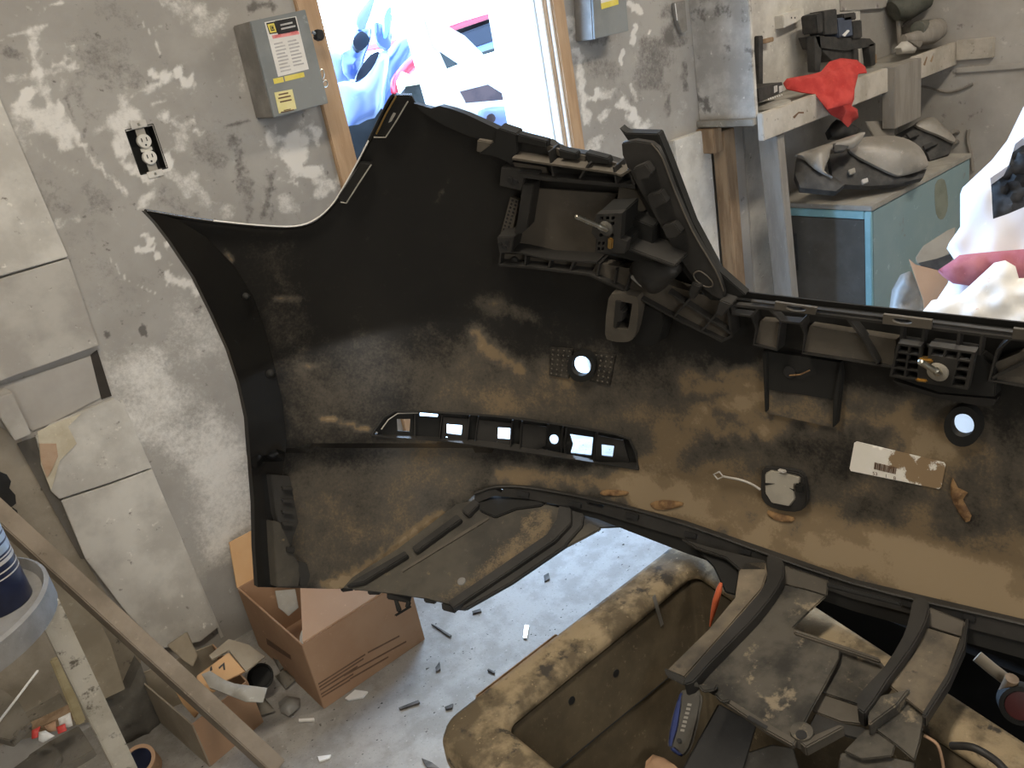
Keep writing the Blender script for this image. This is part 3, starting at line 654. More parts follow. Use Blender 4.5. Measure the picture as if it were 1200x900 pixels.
DUSTS = [([(350, 640), (390, 600), (470, 580), (530, 560)], 75, .50), ([(430, 440), (520, 450), (600, 455), (720, 460), (800, 500)], 55, .38), ([(600, 470), (680, 480)], 22, .16), ([(560, 440), (640, 465), (760, 485)], 50, .20), ([(380, 640), (480, 570), (540, 560)], 60, .12),
         ([(780, 572), (900, 600), (1000, 640), (1150, 690), (1300, 730)], 48, .75), ([(760, 590), (900, 628), (1200, 712)], 24, .45), ([(590, 557), (700, 568), (790, 585)], 14, .62),
         ([(820, 452), (862, 460), (900, 452)], 22, .75), ([(872, 482), (892, 505)], 18, .55), ([(815, 492), (850, 505)], 13, .42), ([(840, 430), (880, 445)], 12, .35),
         ([(910, 492), (1000, 478), (1060, 500), (1110, 530)], 26, .50), ([(905, 470), (985, 492)], 15, .45), ([(1150, 560), (1190, 620), (1130, 660)], 80, .62), ([(1050, 500), (1060, 610)], 60, .34), ([(1120, 590), (1125, 600)], 16, .3),
         ([(1000, 590), (950, 560), (800, 520), (740, 540)], 50, .30), ([(880, 640), (980, 650)], 20, .35), ([(396, 686), (440, 662), (520, 606)], 9, .85), ([(380, 684), (410, 684)], 7, .6),
         ([(556, 388), (572, 410), (610, 432)], 8, .62), ([(570, 358), (600, 364), (625, 372)], 9, .42), ([(560, 350), (590, 352)], 7, .3), ([(380, 491), (400, 494), (436, 505)], 2.2, .9), ([(320, 300), (345, 420), (352, 500)], 32, .26),
         ([(264, 296), (272, 304)], 3, .7), ([(395, 440), (400, 470)], 22, .14), ([(640, 430), (660, 440)], 16, .18), ([(470, 300), (520, 220), (545, 170)], 1.2, .5), ([(320, 350), (370, 352)], 1.5, .5), ([(340, 425), (380, 432)], 1.3, .5),
         ([(1000, 600), (950, 645)], 24, -.32), ([(1090, 640), (1150, 605)], 20, -.30), ([(850, 598), (880, 612)], 15, -.3), ([(1060, 668), (1120, 672)], 12, -.22), ([(1180, 560), (1195, 600)], 16, -.25), ([(920, 620), (935, 622)], 9, -.25), ([(820, 520), (870, 545)], 24, -.22), ([(1010, 640), (1040, 655)], 10, -.2)]
HOLE1 = circ(681, 429, 11.5, 22); HOLE2 = circ(1128, 498.5, 13.5, 24)
GL1 = [(581, 574), (591, 573), (590, 577), (585, 578)]
shell = patch('shell', outline, 0.0, 0.0035, m_shell, holes=[HOLE1, HOLE2, STRIP], step=6.5, dust=[(a, w, v * (1.3 if v > .4 else 1.15)) for a, w, v in DUSTS], base=-.24)
shell['label'] = 'black moulded skin dusted with brown dirt'

# wheel-arch flange, its clips and lower bracket
patch('arch_flange', ARCH_E + [(330, 688), (324, 640), (320, 600), (330, 560), (336, 520), (331, 470), (322, 430), (312, 390), (298, 350), (275, 312), (242, 278), (208, 257)], .014, .013, m_blackgloss, step=9)
for x, y, r in ((317, 438, .0085), (288, 347, .006)):
    p, n = S(x, y, .016); k = lathe('clip_knob', p, n, [(r, -.004), (r, .004), (r * .6, .008), (r * .3, .009)], m_black_matt, BC, n=14)
br = blk('arch_bracket', [(318, 556), (340, 558), (343, 575), (350, 612), (340, 642), (331, 627), (323, 600)], .034, .03, m_plastic)
for y in (570, 585, 598, 612): blk('rib', [(331, y), (343, y + 1), (344, y + 5), (332, y + 4)], .042, .012, m_plastic, br, bev=.0008)
blk('arch_bracket', [(320, 610), (328, 612), (345, 650), (353, 666), (350, 688), (325, 688), (322, 650)], .040, .03, m_flap)
blk('arch_tab', [(336, 641), (346, 641), (345, 649), (337, 648)], .045, .03, m_plastic)
blk('arch_tab', [(350, 657), (360, 660), (364, 675), (360, 687), (352, 687), (349, 668)], .040, .03, m_plastic)
# tail-lamp edge: rounded bead with two tabs
tube('edge_bead', [SP(x, y + .5, .006) for x, y in smooth_poly(TOP_E, 3, False)], .0036, m_blackgloss, BC, n=8)
tube('edge_glint', [SP(x, y - .3, .009) for x, y in smooth_poly([(250, 259), (300, 264), (345, 265.5), (370, 257), (389, 240), (404, 217), (419, 190), (432, 165)], 4, False)], .0014, m_paper, BC, n=6)  # pale tube stands in for the gloss highlight along the bead
t1 = blk('lamp_tab', [(463, 112), (482, 112), (477, 121), (452, 161), (437, 161), (440, 152)], .020, .012, m_blackgloss)
blk('tab_mark', [(458, 137), (461, 132), (464, 133), (459, 142), (455, 144)], .021, .004, m_greydust, t1, bev=0)
tube('tab_edge', [SP(x, y, .022) for x, y in ((464, 113), (452, 134), (441, 157))], .0016, m_brass, t1, n=6)  # brass tube puts the bronze light on the tab edge into colour
tube('tab_edge', [SP(x, y, .022) for x, y in ((478, 119), (465, 141), (452, 161), (438, 161))], .0012, m_greydust, t1, n=6)
t2 = blk('lamp_tab', [(423, 191), (436, 192), (407, 238), (399, 237), (396, 232)], .020, .014, m_blackgloss)
tube('tab_edge', [SP(x, y, .022) for x, y in ((435, 193), (420, 216), (406, 238), (399, 237))], .0014, m_greydust, t2, n=6)
patch('top_flange', [(485, 121), (505, 127), (515, 124), (530, 128), (546, 134), (584, 152), (581, 168), (550, 160), (520, 147), (497, 133)], .022, .018, m_black_matt)

# upper carrier under the tail lamp
ur = patch('upper_rail', [(583, 151), (605, 158), (640, 166), (655, 175), (700, 183), (722, 190), (735, 197), (744, 218), (700, 213), (640, 207), (600, 194), (576, 180)], .022, .02, m_plastic)
for pl_ in ([(641, 170), (655, 175), (686, 183), (686, 189), (655, 183), (641, 177)], [(604, 177), (642, 186), (646, 194), (606, 186)], [(601, 190), (640, 196), (642, 204), (604, 197)], [(712, 188), (728, 193), (732, 199), (716, 196)], [(660, 190), (676, 193), (676, 198), (660, 195)]):
    patch('dusty_flat', pl_, .026, .005, m_plastic_dusty, ur)
cb = blk('clip_block', [(584, 150), (605, 157), (607, 178), (600, 192), (576, 183), (560, 181), (578, 168)], .036, .022, m_black_matt)
blk('clip_face', [(559, 164), (576, 167), (573, 181), (558, 178)], .03, .012, m_plastic_dusty)
blk('rail_clip', [(606, 157), (641, 166), (640, 174), (606, 167)], .034, .014, m_black_matt)
blk('rail_clip', [(654, 175), (675, 180), (676, 188), (656, 186)], .036, .014, m_black_matt)
blk('rail_clip', [(685, 179), (712, 186), (714, 193), (688, 191)], .036, .014, m_black_matt)
rib('rail_rib', [(600, 186), (640, 192), (690, 199), (718, 203), (728, 206), (739, 199)], .046, .03, .0035, m_plastic_dusty)
for a, b in (((643, 178), (648, 206)), ((690, 192), (679, 209)), ((719, 196), (722, 215)), ((736, 198), (743, 216))): rib('rail_rib', [a, b], .045, .03, .003, m_plastic)
# bracket frame round the crash-sensor window
rib('frame_bar', [(609, 206), (640, 210), (690, 214), (744, 219)], .040, .036, .006, m_plastic)
pad = blk('frame_pad', [(587, 196), (613, 199), (633, 201), (632, 206), (616, 207), (611, 224), (585, 218)], .034, .026, m_plastic)
for x, y in ((598, 211), (604, 213)):
    p, n = S(x, y, .035); lathe('screw_hole', p, n, [(.005, -.002), (.005, .0012)], m_black, pad, n=12)
patch('inner_panel', [(618, 220), (722, 227), (718, 256), (706, 307), (640, 304), (608, 296)], .006, .005, m_plastic_dusty)
blk('frame_bar', [(612, 216), (626, 216), (618, 268), (611, 274), (602, 276), (606, 258)], .034, .026, m_plastic)
pf = patch('perforated_strip', [(598, 231), (608, 234), (600, 274), (586, 275), (590, 262)], .012, .01, m_plastic_dusty)
for k in range(9):
    for j in range(2):
        x = 600.5 - k * 1.25 + j * 4.5; y = 235 + k * 4.2 + j * 1.5
        p, n = S(x, y, .0125); lathe('hole', p, n, [(.0022, -.001), (.0022, .0004)], m_black, pf, n=8)
fp = blk('frame_pad', [(582, 278), (603, 277), (599, 297), (585, 297)], .045, .04, m_plastic)
for x, y in ((586, 286), (591, 290), (594, 284)):
    p, n = S(x, y, .046); lathe('screw_hole', p, n, [(.004, -.002), (.004, .001)], m_black, fp, n=10)
patch('lower_tray', [(586, 297), (610, 298), (640, 305), (702, 309), (708, 322), (680, 321), (650, 317), (620, 313), (586, 311)], .018, .016, m_plastic_dusty)
rib('tray_rib', [(586, 294), (612, 297), (642, 304), (700, 308)], .036, .03, .0035, m_plastic)
rib('tray_rib', [(585, 311), (620, 313.5), (650, 317), (690, 322), (740, 345), (800, 378), (846, 400), (857, 394), (853, 362)], .038, .03, .0045, m_plastic)
for a, b in (((587, 294), (585, 311)), ((616, 298), (615, 313)), ((645, 304), (642, 316)), ((672, 307), (667, 319)), ((702, 309), (699, 325)), ((722, 316), (719, 335))): rib('tray_rib', [a, b], .036, .028, .0035, m_plastic)
p, n = S(604, 304, .02); lathe('tray_boss', p, n, [(.007, 0), (.007, .006), (.004, .0075)], m_plastic, BC, n=14)
arm = patch('carrier_arm', [(700, 308), (745, 316), (790, 336), (850, 354), (858, 392), (846, 399), (800, 377), (760, 353), (720, 334), (692, 321)], .028, .024, m_plastic_dusty)
for pts in ([(783, 343), (856, 391)], [(818, 330), (812, 346), (790, 371)], [(850, 354), (838, 370), (822, 388)], [(740, 316), (733, 340)]): rib('arm_rib', pts, .040, .014, .0035, m_plastic, arm)
blk('arm_web', [(810, 332), (822, 336), (812, 352), (806, 345)], .055, .03, m_plastic)
blk('arm_web', [(843, 352), (858, 357), (846, 372), (838, 368)], .055, .03, m_plastic)
bulge('cable_dome', smooth_poly([(757, 300), (792, 316), (790, 327), (772, 343), (758, 342), (742, 328), (738, 312)], 3), LP(765, 322, .05), .022, 12, m_plastic, BC, step=6, back=.04)
blk('dome_shelf', [(733, 289), (792, 311), (791, 315), (733, 293)], .085, .05, m_plastic)
blk('dome_clip', [(742, 320), (756, 324), (752, 338), (738, 326)], .06, .03, m_greydust)
mp_ = blk('mount_plate', [(725, 218), (746, 222), (758, 246), (735, 256), (720, 254)], .032, .028, m_plastic_dusty)
for x in (729, 734):
    p, n = S(x, 239.5, .033); lathe('screw_hole', p, n, [(.0048, -.002), (.0048, .001)], m_black, mp_, n=12)

def quad_cells(q, nx, ny, m=.16):
    """cells of a grid on a quad (tl, tr, br, bl)"""
    q = [np.array(v, float) for v in q]; out = []
    at = lambda u, v: tuple((q[0] * (1 - u) + q[1] * u) * (1 - v) + (q[3] * (1 - u) + q[2] * u) * v)
    for i in range(nx):
        for j in range(ny):
            u0, u1 = (i + m) / nx, (i + 1 - m) / nx; v0, v1 = (j + m) / ny, (j + 1 - m) / ny
            out.append([at(u0, v0), at(u1, v0), at(u1, v1), at(u0, v1)])
    return out
def stud(base, tip, off, length, r, par):
    b = SP(base[0], base[1], off); t = hit(tip[0], tip[1], PX(b.x - length))
    d = t - b; pts = []; rs = []
    nth = 26
    for k in range(nth + 1):
        pts.append(b + d * (k / nth)); rs.append(r * (1.0 if k % 2 else .86) if k > nth * .25 else r * 1.25)
    pts.append(t + d * .01); rs.append(r * .6)
    V, F = tube_geo(pts, rs, 12); return mk('threaded_stud', V, F, m_steel, par, smooth=25)
# gridded stud blocks: the bumper's fixing points
b1 = blk('stud_block', [(728, 250), (766, 266), (764, 312), (733, 304), (697, 296), (700, 251)], .055, .05, m_black_matt)
pl1 = LP(712, 272, .105)
o1 = [(699, 251), (729, 250), (727, 280), (735, 283), (732, 297), (697, 296), (700, 281), (693, 273), (695, 262)]
cells1 = quad_cells([(702, 252.5), (722, 252), (720, 279), (701, 279)], 3, 4, .2) + quad_cells([(700, 282), (710, 282), (708, 295), (699, 295)], 2, 2, .2)
cells1 = [c for c in cells1 if math.hypot(np.mean([p[0] for p in c]) - 710, np.mean([p[1] for p in c]) - 268) > 8.5]
slab('grid_plate', o1, pl1, .012, m_plastic, b1, holes=cells1)
slab('block_core', o1, (pl1[0] - pl1[1] * .012, pl1[1]), .05, m_black_matt, b1)
p, n = S(710, 268, .107); lathe('washer', p, n, [(.012, -.002), (.012, .0015), (.010, .003), (.006, .003)], m_toolgrey, b1, n=20)
stud((711, 269), (675, 253.5), .108, .05, .0036, b1)
slab('retaining_clip', [(712, 279), (718, 280), (717, 293), (711, 292)], (pl1[0] + pl1[1] * .003, pl1[1]), .008, m_brass, b1)['label'] = 'amber retaining clip'

# trim strip rising beside the tailgate opening
ts = blk('side_trim', [(725, 150), (732, 156), (771, 157), (783, 186), (812, 262), (842, 318), (874, 346), (848, 353), (832, 352), (806, 327), (778, 287), (755, 242), (735, 197), (729, 180), (736, 166)], .034, .016, m_black_matt)
blk('trim_panel', smooth_poly([(728, 168), (763, 168), (776, 185), (790, 222), (812, 272), (838, 316), (848, 343), (844, 351), (822, 337), (797, 304), (765, 250), (738, 202)], 2), .046, .010, m_plastic, ts)
tube('trim_bead', [SP(x, y, .047) for x, y in smooth_poly([(763, 168), (776, 185), (790, 222), (812, 272), (838, 316), (848, 341)], 3, False)], .0012, m_plastic_dusty, ts, n=6)
for q in ([(741, 198), (756, 192), (764, 203), (761, 209), (747, 212)], [(758, 229), (773, 225), (781, 238), (768, 245), (761, 241)], [(775, 266), (790, 262), (798, 273), (794, 279), (781, 280)]):
    blk('trim_block', q, .060, .014, m_plastic, ts)
rr = smooth_poly([(813, 321), (821, 318), (833, 328), (835, 335), (827, 336), (816, 329)], 3)
tube('slot_ring', [SP(x, y, .048) for x, y in rr], .0012, m_plastic_dusty, ts, n=6, closed=True)

# square socket with its clip and box
so = blk('clip_socket', smooth_poly([(713, 350), (722, 344), (742, 347), (748, 353), (746, 385), (741, 398), (730, 401), (715, 399), (709, 391)], 2), .048, .03, m_plastic_dusty, holes=[[(723, 352), (741, 356), (736, 387), (720, 384)]])
blk('socket_back', [(712, 348), (746, 352), (740, 397), (711, 394)], .028, .01, m_black_matt, so)
blk('spring_clip', [(721, 352), (728, 353), (727, 364), (731, 366), (730, 376), (724, 378), (722, 386), (718, 384)], .05, .02, m_plastic, so)
blk('socket_box', [(747, 353), (776, 363), (778, 380), (772, 401), (761, 407), (739, 402), (746, 386)], .032, .03, m_black_matt)

# long stiffening beam along the top of the bumper
bp_ = patch('beam_back', [(852, 350), (1000, 366), (1200, 390), (1420, 416), (1420, 482), (1200, 452), (1150, 444), (1040, 430), (940, 411), (862, 392)], .012, .01, m_black_matt, step=10)
rib('beam_rail', [(855, 357.5), (900, 362), (1000, 374), (1100, 386.5), (1200, 399), (1420, 425)], .042, .008, .0042, m_plastic)
rib('beam_rail', [(880, 354), (1000, 368.5), (1100, 380), (1200, 392.5), (1420, 418)], .038, .006, .003, m_plastic)
rib('beam_rib', [(857, 358), (858, 368), (880, 371), (889, 361)], .042, .014, .0035, m_plastic)
rib('beam_rib', [(901, 362), (915, 377), (938, 379), (950, 367)], .042, .014, .0035, m_plastic)
patch('pocket_plate', [(891, 376), (913, 378), (911, 410), (885, 404)], .030, .018, m_plastic_dusty)
rib('beam_rib', [(881, 371), (886, 385), (883, 404), (910, 410.5), (914, 380)], .036, .026, .003, m_plastic)
patch('pocket_plate', [(949, 382), (1050, 398), (1050, 431), (941, 413)], .030, .018, m_plastic_dusty)
rib('beam_rib', [(938, 379), (943, 392), (940, 414), (1000, 423), (1048, 431)], .036, .026, .003, m_plastic)
rib('beam_rib', [(993, 374), (1010, 395), (1028, 426)], .042, .015, .004, m_plastic)
patch('pocket_plate', [(1168, 424), (1200, 412), (1420, 440), (1420, 480), (1200, 452), (1160, 445)], .030, .018, m_plastic_dusty)
rib('beam_rib', [(1185, 397), (1168, 412), (1159, 446), (1200, 453), (1420, 483)], .036, .026, .003, m_plastic)
rib('beam_rib', [(1163, 443), (1190, 430), (1220, 415)], .036, .015, .0035, m_plastic)
for a, b in (((1057, 381), (1055, 405)), ((1083, 384), (1079, 409)), ((1124, 389), (1121, 413)), ((1151, 392), (1147, 416))): rib('beam_rib', [a, b], .043, .016, .0035, m_plastic)
for q, ov in (([(908, 354), (957, 361), (955, 369), (907, 362.5)], (932, 361.5)), ([(1035, 368.5), (1092, 375.5), (1091, 386), (1034, 379.5)], (1057, 376.5)), ([(1187, 385), (1240, 391), (1240, 403), (1186, 397)], (1213, 394))):
    ang = .13; cs, sn = math.cos(ang), math.sin(ang)
    hole = [(ov[0] + 12 * math.cos(t) * cs - 3.2 * math.sin(t) * sn, ov[1] + 12 * math.cos(t) * sn + 3.2 * math.sin(t) * cs) for t in np.linspace(0, 6.283, 15)[:-1]]
    blk('beam_clip', q, .046, .004, m_plastic_dusty, holes=[hole])
b2 = blk('stud_block', [(1048, 404), (1150, 415), (1168, 432), (1166, 466), (1100, 460), (1046, 442)], .035, .025, m_black_matt)
oL = [(1052, 402), (1079, 406), (1080, 424), (1078, 447), (1042, 441)]; oR = [(1088, 405), (1143, 413), (1134, 457), (1077, 448), (1079, 426), (1087, 425)]
plb = LP(1090, 430, .055)
cl = quad_cells([(1053, 404), (1078, 407), (1076, 445), (1044, 440)], 2, 4, .08)
cr = [c for c in quad_cells([(1092, 407), (1140, 414), (1131, 455), (1080, 447)], 3, 4, .08) if math.hypot(np.mean([p[0] for p in c]) - 1098, np.mean([p[1] for p in c]) - 435) > 15.5 + 4]
for o_, c_ in ((oL, cl), (oR, cr)):
    slab('grid_plate', o_, plb, .012, m_plastic, b2, holes=c_)
    slab('block_core', o_, (plb[0] - plb[1] * .012, plb[1]), .022, m_plastic, b2)
p, n = S(1099, 436, .057); lathe('washer', p, plb[1], [(.0135, -.002), (.0135, .002), (.012, .003), (.005, .003)], M('dull_washer', (0.26, 0.24, 0.20), None, 30, 0.5, 0.05), b2, n=22)
stud((1101, 437), (1078, 424), .059, .035, .0042, b2)
slab('retaining_clip', [(1075, 420), (1093, 422), (1092, 427), (1076, 426)], (plb[0] + plb[1] * .003, plb[1]), .01, m_brass, b2)['label'] = 'brass retaining clip'
slab('retaining_clip', [(1072, 444), (1087, 446), (1086, 449.5), (1072, 448)], (plb[0] + plb[1] * .003, plb[1]), .01, m_brass, b2)
patch('block_base', [(1046, 446), (1100, 462), (1168, 468), (1164, 475), (1150, 476), (1100, 467), (1060, 456)], .02, .016, m_plastic)
# boxed gusset below the beam
gs = patch('gusset', [(894, 411), (984, 425), (981, 469), (898, 456)], .010, .009, m_black_matt, step=9)
patch('gusset_foot', [(898, 456), (981, 469), (976, 501), (897, 484)], .008, .007, m_shell, gs, dust=[([(900, 475), (975, 490)], 22, .6)], base=.05)
blk('gusset_fin', [(984, 424), (986, 440), (980, 498), (975, 502), (976, 466)], .016, .014, m_black_matt)
blk('gusset_fin', [(893, 412), (899, 412), (899, 482), (896, 484)], .014, .012, m_black_matt)
p, n = S(925, 436, .012); lathe('gusset_hole', p, n, [(.010, -.002), (.010, .001), (.008, .0012)], m_black, gs, n=14)
tube('straw', [SP(925, 440, .014), SP(938, 439, .018), SP(949, 434, .018)], .0012, m_leaf, gs, n=5)
# parking sensor seats
for (cx, cy, r0, r1) in ((681, 430, 11.5, 16.5), (1128, 500, 13.5, 22)):
    patch('sensor_collar', circ(cx, cy, r1, 26, r1 * 1.08), .014, .013, m_black_matt, holes=[HOLE1 if cx < 900 else HOLE2], step=6)
for q in ([(645, 407), (671, 409), (666, 444), (643, 440)], [(696, 413), (721, 416), (714, 452), (691, 447)]):
    sp_ = patch('sensor_pad', q, .004, .0035, m_shell, dust=[], base=.1)
    Vd = []; Fd = []
    for c in quad_cells(q, 4, 6):
        cx, cy = np.mean(np.array(c), 0); p, n = S(cx, cy, .004); v, f = lathe_geo(p, n, [(.0022, 0), (.0012, .0016)], 6)
        Fd += [[i + len(Vd) for i in ff] for ff in f]; Vd += v
    mk('grip_dots', Vd, Fd, m_plastic_dusty, sp_)
# vent strip with its slots
slots = [[(465, 491), (481, 491), (480, 506), (466, 505)], [(492, 483.6), (513, 485.4), (513, 489), (492, 487.6)], [(523.5, 497), (541.5, 498.5), (540.5, 510), (523.5, 508)], [(583.5, 501), (598, 502), (597.5, 515), (583, 514)], circ(649, 515, 5.5, 12, 6), [(667, 508.5), (695, 512.5), (693, 534), (668, 531), (671, 521)], [(704.5, 521), (719.5, 522.5), (718, 535.5), (704.5, 534)], circ(441.5, 507.5, 1.8, 8), circ(523.5, 513, 1.4, 8), circ(582.5, 519, 1.5, 8)]
vs = patch('vent_strip', [(x + (x - 590) * .012, y + (y - 510) * .08) for x, y in STRIP], -.012, .003, m_black_matt, holes=slots, step=6)
rib('strip_rim', STRIP + [STRIP[0]], .005, .019, .0025, m_plastic, vs)
for a, b in (((518, 486), (515, 515)), ((550, 488), (547, 519)), ((560, 489), (556, 521)), ((600, 493), (598, 526)), ((611, 494), (609, 527)), ((641, 498), (640, 532)), ((659, 501), (657, 535)), ((663, 501), (661, 536)), ((698, 508), (695, 541)), ((486, 484), (486, 512))):
    rib('strip_rib', [a, b], .000, .011, .002, m_plastic, vs)
for q in ([(519, 489), (549, 491), (547, 517), (517, 514)], [(561, 492), (599, 496), (597, 524), (557, 519)], [(612, 497), (640, 500), (639, 529), (610, 525)], [(699, 510), (730, 516), (738, 545), (697, 540)]):
    c_ = [h for h in slots if inside(np.array([np.mean(np.array(h), 0)]), q)[0]]
    patch('strip_panel', q, -.006, .002, m_plastic, vs, holes=c_)
tube('strip_glint', [SP(x, y, .003) for x, y in ((447, 503), (455, 492), (466, 484.5), (490, 484))], .0012, m_wire, vs, n=6)  # thin grey tube stands in for the highlight on the strip's top rim
# tow-eye cover hanging by its strap
pe = LP(918, 575, .012)
te = slab('tow_eye_cover', smooth_poly([(892, 556), (898, 549), (928, 552), (942, 559), (945, 588), (938, 599), (922, 600), (903, 595), (892, 584)], 2), pe, .012, m_plastic, BC)
te['label'] = 'grey tow-eye cover on a strap'
slab('cover_face', [(896, 555), (904, 551), (938, 559), (937, 567), (931, 568), (931, 579), (932, 585), (925, 594), (904, 590), (896, 578)], (pe[0] + pe[1] * .003, pe[1]), .004, m_eye, te)
slab('cover_tab', [(911, 550), (921, 552), (920, 556), (911, 554)], (pe[0] + pe[1] * .007, pe[1]), .006, m_wire, te)
slab('cover_clip', [(932, 569), (942, 568), (941, 578), (932, 578)], (pe[0] + pe[1] * .008, pe[1]), .006, m_black_matt, te)
for q in ([(896, 566), (908, 567), (896, 569)], [(925, 572), (931, 574), (931, 576)]): slab('cover_nick', q, (pe[0] + pe[1] * .0036, pe[1]), .0006, m_black, te, bev=0)
sq = [(891, 574), (882, 568), (868, 562.5), (848, 558.5)]
tube('strap', [SP(x, y, .014) for x, y in smooth_poly(sq, 4, False)], .0022, m_wire, te, n=8)
tube('strap_loop', [SP(x, y, .014) for x, y in ((847.5, 558.5), (843, 552.8), (836.5, 556), (841, 561.5))], .0016, m_wire, te, n=6, closed=True)
# parts sticker, half buried in dirt
m_stick = M('dirty_sticker', (0.86, 0.83, 0.74), (0.90, 0.87, 0.79), 10, 0.7, 0.05, attr='dust', attr_cols=[(0.35, 0.55, (0.30, 0.21, 0.12))])
st = patch('sticker', [(1001, 519), (1004, 517.5), (1106, 542), (1108, 545), (1103, 571), (1100, 573), (997, 552), (995.5, 549)], .0022, .001, m_stick, step=3.5,
           dust=[([(1055, 530), (1062, 545)], 14, .75), ([(1080, 550), (1100, 562)], 17, .62), ([(1070, 562), (1095, 570)], 8, .4), ([(1050, 535), (1045, 537)], 8, .3), ([(1085, 540), (1105, 548)], 8, .35)], base=.0)
st['label'] = 'white barcode sticker half covered in dirt'
for k in range(15):
    x = 1025 + k * 1.75; w_ = .9 if k % 3 else 1.3
    patch('barcode_bar', [(x, 542 + k * .41), (x + w_, 542.2 + k * .41), (x - 1 + w_, 550 + k * .41), (x - 1, 549.8 + k * .41)], .003, .0006, m_ink, st, step=9)
for s_, x, y in (('53', 1022.5, 556), ('1', 1037, 559), ('8', 1047, 561.5)): text('sticker_digit', s_, (x, y), LP(x, y, .003), 4, m_ink, st, ang=.22, depth=.0008)
# lip flange with its slots, clips and inner channel
L2 = [(556, 590), (580, 581), (620, 585), (700, 601), (800, 631), (1000, 702), (1200, 753), (1420, 812)]
L1 = [(556, 580), (580, 572), (620, 573), (700, 588), (800, 615), (1000, 685), (1200, 733), (1420, 790)]
fl = patch('lip_flange', L1 + L2[::-1], .016, .014, m_plastic, step=9, holes=[[(580, 573), (590, 573), (587, 578)], [(687, 588), (708, 592), (706, 597), (688, 592)]])
tube('lip_bead', [SP(x, y - 1, .018) for x, y in smooth_poly(L1, 4, False)], .0026, m_plastic, fl, n=6)
for x, y in ((612, 579), (673, 591), (740, 605), (808, 627), (872, 647), (940, 672), (1062, 708), (1135, 724)):
    blk('flange_notch', [(x - 6, y - 4.5), (x + 8, y - 1), (x + 7, y + 5), (x - 7, y + 1.5)], .021, .008, m_black, fl, bev=.0008)
for x, y in ((957, 668), (1128, 718)): blk('flange_window', [(x - 12, y - 4), (x + 14, y + 4), (x + 13, y + 13), (x - 13, y + 5)], .0175, .003, m_black, fl, bev=0)
patch('lip_channel', [(640, 590), (700, 600), (800, 630), (1000, 701), (1200, 752), (1420, 810), (1420, 835), (1200, 772), (1000, 716), (800, 647), (700, 608), (650, 596)], .010, .008, m_black_matt, step=9)

# flat valance flap at the left corner
Aa = SP(402, 689, 0); Bb = SP(558, 586, 0); Cc = hit(530, 706, PZ(Aa.z - .01))
nf = (Bb - Aa).cross(Cc - Aa).normalized(); nf = nf if nf.z > 0 else -nf
FL = (Aa, nf)
def fplane(h): return (Aa + nf * h, nf)
flp = [(396, 688), (426, 668), (465, 644), (515, 606), (552, 578), (580, 573), (620, 576), (668, 590), (669, 606), (650, 630), (600, 664), (531, 709), (500, 701), (450, 694)]
Pf, Tf = triangulate(flp, [], 7)
Vi = [hit(x, y, FL) for x, y in Pf]; Vo = [v - nf * .004 for v in Vi]
Vf, Ff = close_shell(Vi, Vo, Tf)
da = paint(Pf, [([(520, 695), (540, 690), (600, 650), (640, 620)], 16, .6), ([(450, 690), (500, 696)], 8, .4), ([(600, 630), (560, 640)], 40, .25), ([(625, 605), (640, 600)], 14, .5), ([(480, 660), (420, 686)], 8, .4)], .05)
vf = mk('valance_flap', Vf, Ff, m_flap, BC, attrs={'dust': np.concatenate([da, da])}, smooth=50)
for q in ([(405, 686), (420, 676), (474, 645), (478, 650), (426, 682)], [(482, 641), (535, 602), (541, 608), (487, 647)], [(540, 597), (555, 584), (562, 590), (548, 604)]): slab('flap_ledge', q, fplane(.014), .014, m_plastic, vf)
slab('flap_ridge', [(470, 668), (560, 612), (572, 606), (573, 608), (562, 615), (472, 670)], fplane(.003), .003, m_plastic_dusty, vf, bev=0)
slab('flap_ledge', [(558, 584), (575, 576), (612, 578), (640, 586), (635, 592), (605, 596), (580, 606), (562, 598)], fplane(.006), .008, m_black_matt, vf)
slab('side_rail', [(655, 592), (669, 595), (669, 613), (650, 633), (600, 667), (532, 712), (524, 705), (590, 660), (640, 626), (652, 608)], fplane(.016), .018, m_plastic, vf)
slab('side_rail', [(669, 597), (684, 601), (682, 616), (660, 641), (600, 682), (545, 713), (534, 712), (600, 669), (651, 635), (670, 614)], fplane(.004), .012, m_plastic, vf)
slab('side_rail', [(534, 712.5), (545, 713.5), (602, 683), (662, 642), (700, 622), (705, 619), (690, 612), (682, 617), (655, 637), (601, 671)], fplane(-.004), .006, m_flap, vf)
slab('valance_web', [(668, 597), (700, 603), (800, 634), (806, 646), (788, 640), (770, 627), (738, 617), (700, 619), (672, 630)], fplane(-.006), .004, m_plastic, BC)
for q in ([(397, 686), (412, 683), (414, 692), (400, 694)], [(430, 690), (446, 691), (445, 697), (431, 697)], [(453, 691), (482, 697), (480, 707), (453, 702)], [(496, 699), (512, 702), (510, 708), (497, 706)], [(517, 706), (535, 711), (534, 719), (518, 715)], [(414, 688), (430, 687), (430, 691), (414, 692)]):
    slab('edge_clip', q, plane_at(q[0][0], q[0][1], FL, (-.55, -.55, .6)), .008, m_black_matt, vf)
slab('clip_prong', [(461, 702), (466, 703), (471, 716), (465, 718)], plane_at(461, 702, FL, (-.55, -.55, .6)), .004, m_black_matt, vf)
slab('clip_prong', [(476, 704), (482, 705), (480, 711), (474, 713)], plane_at(476, 704, FL, (-.55, -.55, .6)), .004, m_black_matt, vf)
slab('clip_prong', [(461, 721), (481, 709), (483, 711), (463, 723)], plane_at(461, 721, FL, (-.55, -.55, .6)), .004, m_black_matt, vf)
lathe('rivet', hit(541, 681.5, FL), nf, [(.009, 0), (.0085, .002), (.005, .0035)], m_tray, vf, n=16)

